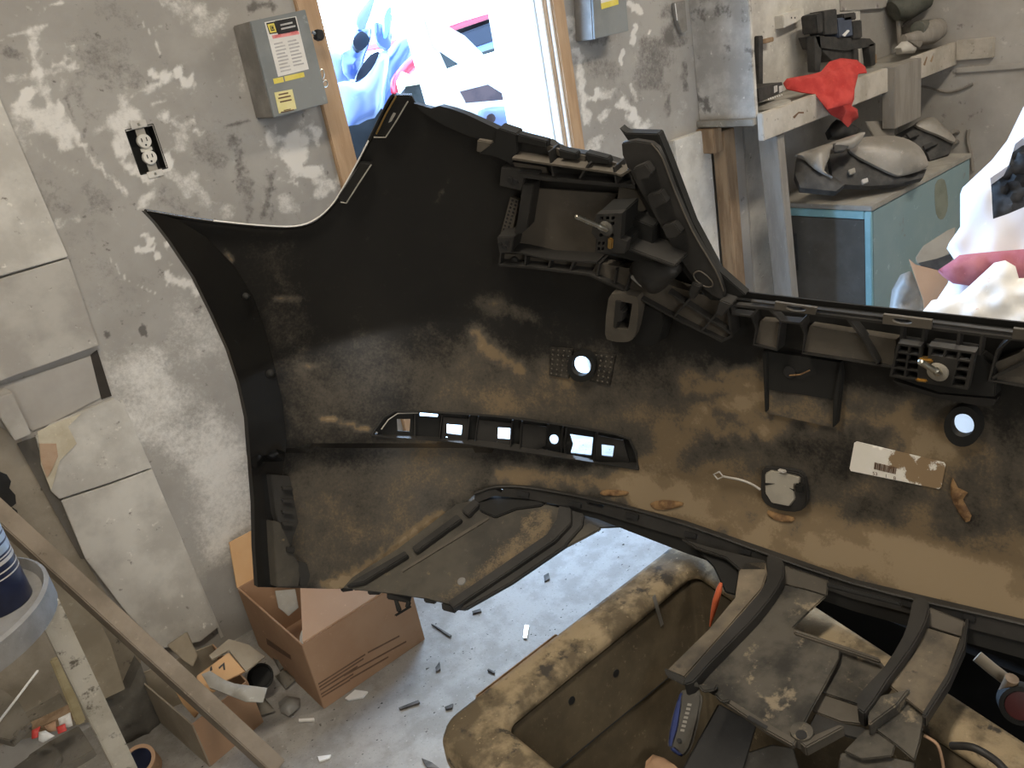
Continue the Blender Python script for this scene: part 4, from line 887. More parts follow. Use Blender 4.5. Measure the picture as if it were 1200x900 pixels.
# diffuser section at the right
nD = Vector((-.104, 0, 1)).normalized(); pD = Vector((.742, .686, .54))
def D(h): return (pD + nD * h, nD)
df = slab('diffuser_panel', [(918, 684), (946, 691), (969, 698), (950, 715), (930, 735), (932, 740), (985, 758), (984, 772), (951, 832), (932, 869), (900, 850), (812, 800), (850, 765), (890, 725)], D(0), .004, m_diff, BC)
slab('diffuser_wall', [(918, 662), (971, 680), (969, 699), (946, 692), (917, 685)], plane_at(945, 690, D(0), (-.8, 0, .6)), .004, m_plastic_dusty, BC)
slab('window_edge', [(931, 736), (1031, 770), (1032, 775), (930, 741)], D(.006), .008, m_plastic_dusty, df)
slab('window_edge', [(968, 682), (1055, 706), (1056, 711), (968, 688)], plane_at(1000, 700, D(.02), (-.8, 0, .6)), .008, m_black_matt, df)
slab('step_panel', [(984, 758), (1032, 774), (1041, 786), (1012, 828), (958, 810), (984, 772)], D(-.012), .004, m_diff, BC)
slab('step_panel', [(958, 811), (1012, 828), (1018, 850), (985, 846), (951, 833)], D(-.016), .004, m_plastic_dusty, BC)
slab('left_fin', [(866, 668), (872, 659), (897, 658), (899, 672), (893, 690), (855, 734), (802, 794), (781, 785), (830, 737), (861, 700)], D(.012), .012, m_diff_tan, BC)
slab('tall_rib', smooth_poly([(899, 650), (916, 655), (919, 668), (913, 686), (885, 723), (830, 779), (812, 799), (801, 796), (850, 739), (891, 692), (899, 672)], 2), D(.020), .026, m_plastic, BC)
slab('rib_foot', [(778, 783), (802, 794), (816, 798), (820, 806), (800, 803), (781, 793)], plane_at(800, 796, D(.02), (-.6, -.5, .6)), .01, m_diff, BC)
slab('support_arm', [(798, 630), (830, 640), (897, 656), (897, 668), (868, 668), (850, 653), (815, 641)], D(.012), .008, m_plastic, BC)
slab('tall_rib', smooth_poly([(1072, 698), (1088, 704), (1086, 726), (1068, 759), (1040, 797), (1013, 836), (1004, 816), (1035, 782), (1058, 745), (1066, 720)], 2), D(.020), .03, m_plastic, BC)
slab('diffuser_wall', [(1088, 711), (1131, 728), (1128, 748), (1084, 734)], plane_at(1105, 735, D(0), (-.8, 0, .6)), .004, m_plastic_dusty, BC)
slab('right_fin', [(1084, 734), (1127, 747), (1112, 790), (1084, 838), (1040, 802), (1070, 765)], D(.004), .004, m_diff_tan, BC)
slab('fin_edge', [(1131, 726), (1135, 722), (1131, 757), (1113, 797), (1084, 842), (1080, 836), (1110, 788), (1126, 747)], D(.010), .02, m_plastic, BC)
slab('lower_web', [(1015, 818), (1067, 806), (1052, 825), (1018, 850)], D(.012), .03, m_diff, BC)
slab('lower_panel', [(1018, 850), (1060, 812), (1084, 838), (1079, 868), (1072, 892), (1050, 873)], D(-.006), .004, m_diff, BC)
slab('lower_panel', [(955, 835), (985, 846), (1016, 852), (1014, 869), (986, 861), (962, 876), (938, 873)], D(-.014), .004, m_plastic, BC)
slab('lower_web', [(936, 868), (984, 848), (990, 851), (944, 876)], D(.004), .02, m_plastic_dusty, BC)
slab('lower_panel', [(1014, 853), (1052, 866), (1046, 886), (1010, 890), (988, 880), (1000, 868)], D(-.010), .004, m_diff, BC)
slab('lower_web', [(985, 881), (1046, 887), (1074, 893), (1072, 910), (980, 910)], D(-.02), .004, m_diff, BC)
bo = lathe('screw_boss', hit(940, 861, D(0)), nD, [(.016, -.01), (.015, .008), (.008, .008)], m_diff, BC, n=18)
lathe('boss_hole', hit(939, 861, D(.0086)), nD, [(.0075, -.001), (.0075, .0006)], m_black, bo, n=14)
es = slab('edge_strip', [(840, 816), (845, 812), (902, 848), (934, 866), (930, 874), (898, 856)], D(.006), .01, m_plastic_dusty, BC)
slab('edge_slot', [(878, 838), (900, 851), (898, 855), (875, 841)], D(.0066), .0006, m_black, es, bev=0)
slab('torn_lug', [(815, 800), (832, 803), (842, 800), (838, 808), (824, 810)], D(.01), .006, m_diff, BC)
slab('torn_lug', [(838, 815), (852, 812), (856, 820), (846, 822)], D(.012), .006, m_diff, BC)
# leaves and litter lying on the bumper
for k, (q, lab) in enumerate([([(762, 590), (776, 586), (796, 588), (800, 592), (785, 597), (768, 597)], 'brown dry leaf lying on the bumper lip below the vent strip'), ([(703, 577), (712, 574), (735, 576), (733, 580), (716, 581), (705, 580)], 'small brown leaf scrap just under the right end of the vent strip'),
                        ([(900, 598), (912, 602), (930, 606), (927, 612), (910, 610), (900, 604)], 'orange brown leaf caught under the grey tow-eye cover'), ([(1116, 560), (1122, 572), (1134, 578), (1128, 586), (1138, 605), (1132, 612), (1122, 598), (1114, 580)], 'curled dead leaf on the dirt right of the sticker')]):
    c_ = np.mean(np.array(q), 0); pp = LP(c_[0], c_[1], .003)
    o = bulge('dry_leaf', smooth_poly(q, 2), pp, .0025, 3, m_leaf, step=3, fold=.0018, wl=9, back=.002); tag(o, lab, 'leaf')

slab('shade_plate', [(806, 634), (830, 641), (868, 668), (862, 697), (850, 694), (836, 664), (818, 646)], D(-.004), .004, m_black_matt, BC)  # black plate added for the shade over the tub's far rim


# ------------------------------------------------------------------ the tan tub under the bumper
TX0, TX1, TY0, TY1, TZ = 0.437, 1.03, 0.02, 0.975, 0.50
tub = thing('tub', 'large grimy tan plastic tub with a worn rounded rim under the bumper', 'tub', ((TX0 + TX1) / 2, (TY0 + TY1) / 2, 0))
def rrect(inset, z, r, n=8):
    x0, x1, y0, y1 = TX0 + inset, TX1 - inset, TY0 + inset, TY1 - inset; r = max(r - inset, .02); out = []
    for cx, cy, a0 in ((x1 - r, y1 - r, 0), (x0 + r, y1 - r, 90), (x0 + r, y0 + r, 180), (x1 - r, y0 + r, 270)):
        for k in range(n + 1):
            a = math.radians(a0 + 90 * k / n); x_ = cx + r * math.cos(a); y_ = cy + r * math.sin(a); out.append(Vector((x_ + .24 * (y_ - .587) * (x_ - TX0) / (TX1 - TX0), y_, z)))
    return out
def loft(name, rings, mat, par, closed_end=False):
    V = []; F = []; n = len(rings[0])
    for r in rings: V += r
    for i in range(len(rings) - 1):
        for k in range(n): F.append([i * n + k, i * n + (k + 1) % n, (i + 1) * n + (k + 1) % n, (i + 1) * n + k])
    if closed_end: F.append([(len(rings) - 1) * n + k for k in range(n)])
    return mk(name, V, F, mat, par, smooth=50)
R_ = .05
loft('tub_body', [rrect(.055, .0, R_), rrect(.02, .44, R_), rrect(.028, .468, R_), rrect(.078, .468, R_), rrect(.083, .46, R_), rrect(.095, .29, R_), rrect(.100, .285, R_), rrect(.118, .07, R_), rrect(.133, .06, R_)], m_tub, tub, True)
loft('tub_rim', [rrect(.016, .425, R_), rrect(.004, .43, R_), rrect(.0, .45, R_), rrect(.001, .482, R_), rrect(.007, .495, R_), rrect(.018, .500, R_), rrect(.062, .499, R_), rrect(.074, .494, R_), rrect(.081, .485, R_), rrect(.082, .476, R_), rrect(.076, .469, R_), rrect(.05, .466, R_), rrect(.025, .45, R_), rrect(.016, .425, R_)], m_tubrim, tub)
beam('edge_strip', (TX0 + .10, TY1 + .001, .478), (TX0 + .29, TY1 + .001, .478), .008, .028, m_brownwood, tub)
def on_wall(x, y, lift=0):
    i = .083
    for _ in range(4):
        p = hit(x, y, PY(TY1 - i)); i = .083 + max(0, .46 - p.z) / .17 * .012 + lift
    return p
for x, y in ((670, 821), (722, 789)): lathe('drain_hole', on_wall(x, y, .0004), (0, -1, 0.07), [(.0075, -.004), (.0075, .0003), (.0055, .0004)], m_black, tub, n=16)
tube('panel_seam', [on_wall(x, y) for x, y in ((640, 913), (700, 863), (750, 822), (800, 780))], .0016, m_black, tub, n=6)
beam('scrape_mark', on_wall(766, 698, .0004), on_wall(776, 733, .0004), .009, .001, m_greydust, tub, upv=(0, 1, 0))
pk = tube('screwdriver', [hit(832, 734, PX(.90)), hit(836, 716, PX(.905)), hit(839, 704, PX(.91)), hit(843, 690, PX(.915)), hit(845, 683, PX(.92))], [.0015, .0045, .0058, .005, .0025], m_orange, None, n=10)
tag(pk, 'thin orange handled screwdriver standing in the tub behind its wall', 'tool')
# knife handle and scraps inside the tub
kn = thing('utility_knife', 'grey and blue utility knife handle lying in the tub', 'knife', hit(800, 850, PZ(.36)))
kpl = plane_at(805, 845, PZ(.40), (-.55, -.45, .7))
slab('handle', smooth_poly([(797, 812), (806, 806), (819, 809), (823, 822), (813, 868), (805, 884), (798, 887), (786, 880), (782, 872), (787, 842)], 2), kpl, .022, m_toolgrey, kn, bev=.004)
slab('blue_grip', smooth_poly([(796, 814), (800, 814), (795, 850), (790, 868), (788, 876), (783, 872), (788, 842)], 2), (kpl[0] + kpl[1] * .002, kpl[1]), .004, m_toolblue, kn)
slab('blue_grip', [(784, 877), (789, 874), (801, 884), (797, 887)], (kpl[0] + kpl[1] * .002, kpl[1]), .004, m_toolblue, kn)
c0 = hit(796, 868, (kpl[0] + kpl[1] * .001, kpl[1])); lathe('lanyard_hole', c0, kpl[1], [(.004, -.001), (.004, .0008)], m_black, kn, n=12)
for k in range(7):
    x, y = 808 - k * 1.35, 826 + k * 5; slab('raised_mark', [(x - 2.2, y - 2), (x + 2.6, y - 1.2), (x + 2.0, y + 1.6), (x - 2.8, y + .8)], (kpl[0] + kpl[1] * .0012, kpl[1]), .002, m_greydust, kn, bev=0)
bpz = .37
s1 = slab('plastic_sheet', [(842, 824), (887, 850), (868, 915), (792, 915)], plane_at(840, 870, PZ(bpz + .03), (-.4, -.5, .76)), .004, m_plastic); tag(s1, 'black plastic offcut sheet standing in the tub below the diffuser', 'sheet')
s2 = slab('plastic_sheet', [(868, 884), (905, 872), (930, 876), (940, 915), (858, 915)], plane_at(900, 890, PZ(bpz), (-.3, -.3, .9)), .004, m_darkgrey); tag(s2, 'dark grey plastic sheet lying in the tub at the bottom edge', 'sheet')
s3 = bulge('paper_scrap', [(757, 892), (765, 884), (778, 888), (790, 896), (800, 905), (755, 905)], PZ(.24), .01, 6, m_card_in, None, step=6, fold=.006, wl=16); tag(s3, 'crumpled tan paper scrap in the tub beside the knife', 'paper')
# hose tool beyond the tub
ga = thing('air_hose_fitting', 'round black hose gauge with a red face and tan nozzle beyond the tub', 'tool', hit(1190, 830, PX(1.10)))
gp = hit(1196, 826, PX(1.10)); lathe('ring', gp, (-.8, -.45, .4), [(.030, -.02), (.030, .006), (.024, .008), (.024, .003)], m_black_matt, ga, n=28)
lathe('red_face', gp, (-.8, -.45, .4), [(.022, .0), (.022, .0045), (.012, .006)], M('dull_red_face', (0.06, 0.012, 0.012), None, 20, 0.5, 0), ga, n=28)
tube('nozzle', [hit(1145, 769, PX(1.12)), hit(1163, 784, PX(1.12)), hit(1180, 797, PX(1.12))], [.0095, .0095, .0095], m_card_grey, ga, n=12)
tube('collar', [hit(1186, 795, PX(1.11)), hit(1178, 812, PX(1.11))], .010, m_brownwood, ga, n=12)
for k, (q, r, lab) in enumerate([([(1083, 862), (1098, 872), (1104, 890), (1106, 905)], .0022, 'thin pale cable hanging in the tub below the right diffuser fin'), ([(1115, 874), (1140, 876), (1165, 890), (1180, 905)], .005, 'dark hose lying on the tub wall at the bottom right')]):
    o = tube('cable', [hit(x, y, PX(.86)) for x, y in smooth_poly(q, 4, False)], r, (m_card_in, m_plastic)[k], None, n=8); tag(o, lab, 'cable')

# ------------------------------------------------------------------ cardboard boxes
bx = thing('cardboard_box', 'large brown cardboard box with printed lines under the bumper wing', 'box', (.68, 1.93, 0))
X0, X1, Y0, Y1, BH = .525, .845, 1.73, 2.11, .205
box('front_side', (X0, X1), (Y0, Y0 + .005), (0, BH), m_card, bx, bev=.001)
box('left_side', (X0, X0 + .005), (Y0 + .005, Y1), (0, BH), m_card, bx, bev=.001)
box('right_side', (X1 - .005, X1), (Y0 + .005, Y1), (0, BH), m_card, bx, bev=.001)
box('back_side', (X0 + .005, X1 - .005), (Y1 - .005, Y1), (0, BH), m_card, bx, bev=.001)
box('bottom', (X0 + .005, X1 - .005), (Y0 + .005, Y1 - .005), (.002, .007), m_card_in, bx, bev=0)
V = [Vector((X0 + .006, Y0 + .003, BH + .001)), Vector((X1, Y0 + .003, BH + .001)), Vector((X1 + .01, Y0 + .20, BH + .055)), Vector((X0 + .10, Y0 + .17, BH + .04))]
prism('front_flap', V, (0, .001, .004), m_card_in, bx)
V = [Vector((X0 + .002, Y0 + .02, BH)), Vector((X0 + .002, Y1, BH)), Vector((X0 - .005, Y1 - .03, BH + .11)), Vector((X0 + .002, Y1 - .12, BH + .10))]
prism('back_flap', [Vector((X0 + .0, Y1, BH)), Vector((X1, Y1, BH)), Vector((X1 - .03, Y1 + .03, BH + .12)), Vector((X0 + .03, Y1 + .03, BH + .12))], (0, .004, 0), m_card_orange, bx)
prism('right_flap', [Vector((X1, Y0 + .02, BH)), Vector((X1, Y1, BH)), Vector((X1 - .12, Y1 - .03, BH + .02)), Vector((X1 - .12, Y0 + .16, BH + .035))], (0, 0, .004), m_card_in, bx)
FPx = PY(Y0 - .0006)
for (x0, y0), (x1, y1) in (((373, 801), (428, 766)), ((374, 804.5), (426, 771)), ((375, 808), (419, 780)), ((376, 813), (414, 789)), ((377, 816), (410, 796)), ((431, 764), (468, 744.5)), ((403, 791), (476, 751)), ((410, 795), (455, 769))):
    slab('print_line', [(x0, y0), (x1, y1), (x1 + .3, y1 + 1.7), (x0 + .3, y0 + 1.7)], FPx, .0006, m_ink, bx, bev=0)
slab('print_block', [(312, 748), (340, 768), (341, 773), (313, 755)], PX(X0 - .0006), .0006, m_ink, bx, bev=0)
rg = lathe('tape_roll', (X0 + .075, Y0 + .085, .125), (-.3, -.4, .85), [(.045, 0), (.045, .03), (.036, .03), (.036, 0)], m_white, None, n=28); tag(rg, 'white ring shaped roll inside the large cardboard box', 'roll')
pa = slab('grey_paper', [(322, 692), (346, 690), (350, 712), (338, 722), (326, 712)], plane_at(336, 705, PZ(.17), (-.2, -.5, .8)), .002, m_greydust, None); tag(pa, 'grey sheet inside the large cardboard box by its left side', 'paper')

sb = thing('cardboard_box', 'small dusty cardboard box on the floor under the leaning timber', 'box', (.27, 1.92, 0))
a, b_, c_, d_ = hit(246, 899, PZ(0)), hit(309, 846, PZ(0)), hit(268, 800, PZ(0)), hit(178, 838, PZ(0))
def wallp(n, p, q, h, m):
    dv = (q - p).normalized(); s = Vector((-dv.y, dv.x, 0)) * .004
    prism(n, [p, q, q + Vector((0, 0, h)), p + Vector((0, 0, h))], s, m, sb, bev=.0005)
sh = .135
wallp('front_side', a, b_, sh, m_card); wallp('left_side', d_, a, sh, m_card_grey); wallp('right_side', b_, c_, sh, m_card); wallp('back_side', c_, d_, sh, m_card_grey)
up3 = Vector((0, 0, sh))
slab('front_flap', [(230, 792), (268, 764), (288, 787), (262, 800), (250, 812), (233, 806)], plane_at(258, 790, PZ(.16), (-.1, -.55, .8)), .004, m_card_orange, sb)['label'] = 'clean orange flap with pen marks'
for q in ([(246, 783), (248, 780), (249, 785), (246, 787)], [(256, 782), (263, 776), (264, 785), (262, 785), (261, 780), (257, 784)]): slab('pen_mark', q, plane_at(258, 790, PZ(.161), (-.1, -.55, .8)), .0008, m_black, sb, bev=0)
slab('back_flap', [(244, 768), (268, 748), (292, 755), (312, 769), (288, 788), (268, 763), (248, 774)], plane_at(280, 768, PZ(.15), (.2, -.3, .9)), .004, m_card_grey, sb)
slab('left_flap', [(195, 756), (219, 740), (232, 768), (226, 782), (214, 774)], plane_at(215, 760, PZ(.16), (-.2, -.7, .55)), .004, m_card_grey, sb)
slab('side_flap', [(205, 810), (212, 812), (233, 835), (228, 842), (214, 826)], plane_at(216, 824, PZ(.12), (-.8, -.3, .4)), .003, m_card_orange, sb)
tp = bulge('loose_paper', [(236, 790), (246, 786), (262, 796), (275, 801), (313, 806), (308, 823), (288, 822), (262, 812), (246, 806)], plane_at(275, 806, PZ(.17), (-.1, -.4, .85)), .006, 8, m_greydust, None, step=6, fold=.006, wl=20); tag(tp, 'crumpled grey paper lying over the small cardboard box', 'paper')
for k, (q_, m_, lab) in enumerate([([(318, 768), (332, 762), (340, 776), (328, 786)], m_darkgrey, 'dark crumpled plastic scrap behind the black cup by the large box'), ([(322, 792), (336, 786), (346, 796), (334, 806)], m_clutter, 'dusty crumpled scrap between the black cup and the clear pouch'), ([(296, 824), (310, 818), (322, 832), (304, 838)], m_clutter, 'dusty crumpled scrap at the right corner of the small box')]):
    o = bulge('crumpled_scrap', q_, PZ(.012), .022, 5, m_, None, step=4, fold=.007, wl=10); tag(o, lab, 'scrap')
bw = lathe('plastic_cup', hit(305, 793, PZ(.07)), (-.3, -.6, .7), [(.028, -.03), (.034, 0), (.030, .002), (.026, -.015)], m_black_matt, None, n=24); tag(bw, 'black round plastic cup behind the small cardboard box', 'cup')
cbag = bulge('plastic_pouch', [(326, 823), (336, 815), (351, 818), (350, 828), (338, 838), (328, 833)], PZ(.012), .02, 8, m_clearbag, None, step=5, fold=.004, wl=14); tag(cbag, 'small crumpled clear pouch on the floor beside the large box', 'pouch')

# ------------------------------------------------------------------ timbers and clutter at the lower left
ti = beam('timber', hit(324, 903, PZ(0.012)) + Vector((0, 0, .012)), hit(-40, 566, PY(2.06)), .038, .075, m_timber, None, upv=(.0, -.75, .66)); tag(ti, 'long dusty timber leaning diagonally across the lower left corner', 'timber')
po = beam('timber_post', (.072, 1.55, 0), (.072, 1.47, .765), .036, .05, m_whitewash, None, upv=(0, -1, 0)); tag(po, 'whitewashed upright post under the round tray', 'post')
pl_ = slab('plank', [(62, 655), (98, 690), (130, 755), (147, 808), (122, 820), (58, 690)], PY(2.02), .016, m_tan); tag(pl_, 'tan plank propped behind the whitewashed post', 'plank')
ys = beam('wood_strip', hit(64, 771, PY(1.60)), hit(95, 847, PY(1.60)), .017, .012, M('yellow_strip', (0.38, 0.31, 0.17), (0.48, 0.40, 0.24), 20, 0.9, 0.15), None, upv=(0, -1, 0)); tag(ys, 'short yellowish wood strip left of the whitewashed post', 'strip')
dk = bulge('rubber_mat', [(118, 825), (150, 812), (165, 778), (188, 845), (190, 862), (150, 872), (132, 868)], PY(2.05), .02, 14, m_darkgrey, None, step=8, fold=.008, wl=14, back=.05); tag(dk, 'dark ribbed rubber mat behind the whitewashed post', 'mat')
tr = thing('tape_roll', 'brown tape roll with a striped inside near the post', 'roll', hit(168, 890, PZ(0)))
tc_ = hit(166, 896, PZ(.03)); ax_ = Vector((-.15, -.35, .9)).normalized()
lathe('roll', tc_, ax_, [(.040, -.024), (.040, .024), (.031, .024), (.031, -.024)], m_card_in, tr, n=30)
for k in range(5): lathe('core_stripe', tc_ + ax_ * (-.016 + k * .009), ax_, [(.0308, -.0015), (.0308, .0015), (.0296, .0015), (.0296, -.0015)], (m_navy, m_card_grey)[k % 2], tr, n=30)
# round tray with its can
tray_c = Vector((-.085, 1.50, .78)); rad = (Vector((hit(56, 672, PZ(.8)).x, hit(56, 672, PZ(.8)).y, .78)) - tray_c).length
ty = lathe('round_tray', tray_c, (0, 0, 1), [(rad - .02, -.028), (rad, -.022), (rad, .018), (rad - .006, .022), (rad - .014, .006), (.01, .004)], m_tray, None, n=56); tag(ty, 'round grey tray with a raised edge at the left edge of the view', 'tray')
can = thing('spray_can', 'dark blue can with pale bands standing on the round tray', 'can', (.028, 1.485, .786))
cc = Vector((.020, 1.475, .785)); r0 = .044
lathe('can_body', cc, (0, 0, 1), [(r0 - .003, 0), (r0, .004), (r0, .20), (r0 - .004, .205)], m_navy, can, n=36)
lathe('can_cap', cc + Vector((0, 0, .2055)), (0, 0, 1), [(.034, 0), (.034, .004), (.016, .012), (.016, .030), (.013, .033)], m_offwhite, can, n=28)
for k, (z0, z1, m_) in enumerate([(.080, .086, m_greyprint), (.089, .091, m_greyprint), (.095, .108, m_paleblue), (.112, .122, m_paleblue), (.126, .134, m_paleblue), (.150, .175, m_paleblue), (.068, .070, m_greyprint), (.058, .060, m_greyprint)]):
    lathe('label_band', cc, (0, 0, 1), [(r0 + .0004, z0), (r0 + .0006, z0), (r0 + .0006, z1), (r0 + .0004, z1)], m_, can, n=36)
for k, (q, z, m_, nm, lab, ct) in enumerate([
    ([(0, 805), (22, 822), (36, 846), (12, 868), (-20, 860)], .28, m_clutter, 'board_scrap', 'grey dusty board scrap at the far lower left', 'board'),
    ([(58, 868), (92, 850), (110, 878), (66, 905), (20, 905), (34, 884)], .22, m_clutter, 'board_scrap', 'grey board scrap beside the whitewashed post at the bottom', 'board'),
    ([(8, 905), (58, 868), (72, 884), (60, 905)], .235, m_clutter, 'board_scrap', 'pale splintered board scrap lying across the bottom left corner', 'board'),
    ([(35, 846), (82, 824), (85, 834), (38, 857)], .27, m_brownwood, 'wood_ledge', 'brown wooden ledge under the litter at the lower left', 'ledge')]):
    o = slab(nm, q, PZ(z), .02, m_); tag(o, lab, ct)
for k, (q, m_, lab) in enumerate([([(37, 856), (47, 851), (44, 864), (37, 866)], m_redplastic, 'red wrapper scrap on the wooden ledge, left one of two'), ([(66, 852), (76, 848), (78, 856), (68, 860)], m_redplastic, 'red wrapper scrap on the wooden ledge, right one of two'), ([(52, 851), (65, 845), (66, 856), (56, 858)], m_card_in, 'cream paper scrap between the two red wrapper scraps'), ([(68, 842), (82, 835), (85, 850), (80, 852), (70, 852)], m_paper, 'cream paper scrap at the right end of the wooden ledge'), ([(45, 858), (53, 856), (64, 862), (50, 870), (45, 868)], m_white, 'white wrapper scrap below the cream paper scraps')]):
    c_ = np.mean(np.array(q), 0)
    o = bulge('wrapper', q, plane_at(c_[0], c_[1], PZ(.29), (-.1, -.6, .7)), .008, 4, m_, None, step=4, fold=.003, wl=9); tag(o, lab, 'wrapper')
st_ = beam('white_stick', hit(-6, 852, PZ(.38)), hit(45, 785, PZ(.40)), .007, .004, m_white, None); tag(st_, 'thin white stick lying across the clutter at the lower left', 'stick')
bk = slab('cardboard_sheet', [(-10, 790), (45, 770), (58, 790), (80, 830), (20, 850), (-10, 860)], PZ(.14), .01, m_clutter); tag(bk, 'dusty cardboard sheet under the clutter at the lower left', 'sheet')

# ------------------------------------------------------------------ litter on the floor
lit = [('metal_clip', [(615, 732), (620, 733), (617, 748), (613, 747)], m_steel, 'small shiny metal clip on the sunlit floor'), ('plastic_strip', [(505, 731), (507, 731), (529, 744), (527, 746)], m_debris, 'dark curved plastic strip on the sunlit floor beside the large box'),
       ('plastic_strip', [(467, 829), (490, 820), (492, 823), (469, 831)], m_debris, 'dark plastic strip on the floor below the large box'), ('plastic_strip', [(553, 716), (563, 713), (564, 716), (554, 719)], m_debris, 'short dark strip on the floor under the valance flap'),
       ('plastic_chip', [(510, 782), (515, 775), (516, 784), (511, 787)], m_debris, 'grey chip on the floor right of the large box'), ('plastic_chip', [(521, 828), (531, 824), (530, 829), (523, 831)], m_debris, 'black chip on the floor in front of the tub corner'),
       ('paper_scrap', [(404, 818), (416, 808), (431, 810), (425, 817), (408, 820)], m_white, 'white torn paper under the front of the large box'), ('paper_scrap', [(372, 886), (388, 884), (386, 888), (374, 892)], m_white, 'white torn paper on the floor near the foot of the timber'),
       ('plastic_chip', [(494, 888), (506, 893), (515, 900), (500, 899)], m_debris, 'dark blue grey chip on the floor at the bottom edge'), ('wood_splinter', [(350, 842), (368, 841), (368, 844), (350, 845)], m_paper, 'pale splinter on the floor beside the large box'),
       ('plastic_strip', [(572, 783), (580, 787), (579, 789), (571, 785)], m_debris, 'short grey strip on the floor beside the tub edge'), ('plastic_chip', [(637, 674), (643, 671), (644, 678), (638, 681)], m_debris, 'dark blot of debris on the brightest part of the floor')]
for nm, q, m_, lab in lit:
    o = slab(nm, q, PZ(.006), .005, m_, None, bev=.0006); tag(o, lab, 'litter')
rs = np.random.RandomState(3); V = []; F = []
for k in range(800):
    x, y = rs.uniform(.2, 2.0), rs.uniform(.9, 2.15); s = rs.uniform(.001, .0028) * (1 + (rs.rand() < .06)); an = rs.uniform(0, 6.28)
    if (X0 - .01 < x < X1 + .01 and y > Y0 - .01) or (x > .42 and y < .995): continue
    b0 = len(V)
    for j in range(3): V.append((x + s * math.cos(an + j * 2.1) * (1 + rs.rand()), y + s * math.sin(an + j * 2.1), .0004))
    V.append((x, y, .0004 + s * .6)); F += [[b0, b0 + 1, b0 + 3], [b0 + 1, b0 + 2, b0 + 3], [b0 + 2, b0, b0 + 3], [b0, b0 + 2, b0 + 1]]
gr = mk('floor_grit', V, F, m_debris, smooth=0); tag(gr, 'grit and chips scattered over the concrete floor', 'grit', kind='stuff')

dkb = box('shade_block', (1.20, 1.80), (-.35, .80), (0, .40), m_void, bev=.02); tag(dkb, 'added black block for the shaded floor beyond the tub', 'block')  # dark block added to stand in for shade beyond the tub

# ------------------------------------------------------------------ shelf bay on the right
SX = 2.82; SY = 1.91; SZ = 1.005
ep = box('end_panel', (SX, SX + .02), (SY + .03, WY), (SZ - .02, CEIL - .3), m_stained); tag(ep, 'pale stained upright end panel at the left end of the shelf', 'panel')
sh_ = thing('wall_shelf', 'long dusty wooden shelf along the wall behind the bumper', 'shelf', (3.6, 2.05, .9))
box('shelf_board', (SX - .02, FX), (SY + .028, WY), (SZ - .045, SZ - .02), m_shelftop, sh_)
mid = hit(1072, 90, PY(SY)).x; m0 = hit(1041, 90, PY(SY)).x
box('front_board', (SX, m0 - .002), (SY, SY + .026), (SZ - .105, SZ - .005), m_shelfwood, sh_)
box('front_board', (mid + .002, FX - .003), (SY, SY + .026), (SZ - .105, SZ), m_shelfwood, sh_)
box('shelf_block', (m0, mid), (SY - .03, SY + .03), (.74, SZ - .005), m_greywood, sh_)
box('return_board', (FX - .024, FX - .002), (1.74, SY - .001), (SZ - .085, SZ + .005), m_shelfwood, sh_)
slab('pencil_mark', [(929, 137), (936, 131), (942, 131), (942, 133), (936, 133), (931, 139)], PY(SY - .0006), .0006, m_ink, sh_, bev=0)
for q in ([(1075, 78), (1079, 72), (1080, 73), (1077, 80)], [(1082, 76), (1086, 66), (1087, 67), (1084, 77)], [(1090, 72), (1093, 65), (1094, 66), (1092, 73)]): slab('pencil_mark', q, PY(SY - .0006), .0006, m_brownwood, sh_, bev=0)
lg = beam('leg', (3.01, SY + .055, 0), (2.955, SY + .06, SZ - .11), .05, .085, m_greywood, sh_, upv=(0, -1, 0))
wp = box('trim_12', (SX + .03, SX + .10), (WY - .09, WY - .03), (0, SZ - .07), m_brownwood); tag(wp, 'brown vertical stud under the left end of the shelf', kind='structure')
cl_ = box('trim_13', (SX - .03, SX + .025), (WY - .085, WY - .002), (SZ - .145, SZ - .05), m_brownwood); tag(cl_, 'short brown wooden cleat under the shelf end', kind='structure')
for k, (x0, x1) in enumerate(((2.62, SX + .02), (SX + .105, 3.06), (3.065, 3.26))):
    o = box('trim_%d' % (14 + k), (x0, x1), (WY - .03, WY - .001), (0, .95 if k == 0 else SZ - .06), (m_board, m_wall_far, m_board_grey)[k]); tag(o, ('pale lower wall board beside the trim strip of the bumper', 'grey wall board behind the brown stud', 'grey wall board behind the blue cabinet')[k], kind='structure')
ub = box('trim_18', (SX + .021, 4.05), (WY - .012, WY - .001), (SZ - .019, CEIL - .4), m_board); tag(ub, 'pale wall board above the shelf', kind='structure')
lf = box('trim_17', (FX - .012, FX - .001), (-1.0, SY), (SZ - .145, SZ - .12), m_wall_far); tag(lf, 'thin horizontal ledge along the far wall under the return board', kind='structure')
# things on the shelf
def bxo(name, c, d, rz, mat, par=None, bev=.004):
    ca, sa = math.cos(rz), math.sin(rz); f = []
    for a_, b_ in ((-1, -1), (1, -1), (1, 1), (-1, 1)): f.append(Vector((c[0] + a_ * d[0] / 2 * ca - b_ * d[1] / 2 * sa, c[1] + a_ * d[0] / 2 * sa + b_ * d[1] / 2 * ca, c[2])))
    return prism(name, f, (0, 0, d[2]), mat, par, bev=bev)
TOP = SZ - .02
jb = thing('junction_box', 'white surface outlet box on the wall above the shelf', 'outlet', hit(925, 35, PY(WY)))
prism('body', hits([(918, 18), (942, 9), (943, 22), (919, 33)], PY(WY - .055)), (0, .054, 0), m_offwhite, jb, bev=.003)
for x in (927, 931): slab('slot', [(x, 20), (x + 1.2, 19.6), (x + 1.4, 21.6), (x + .2, 22)], PY(WY - .0556), .0006, m_black, jb, bev=0)
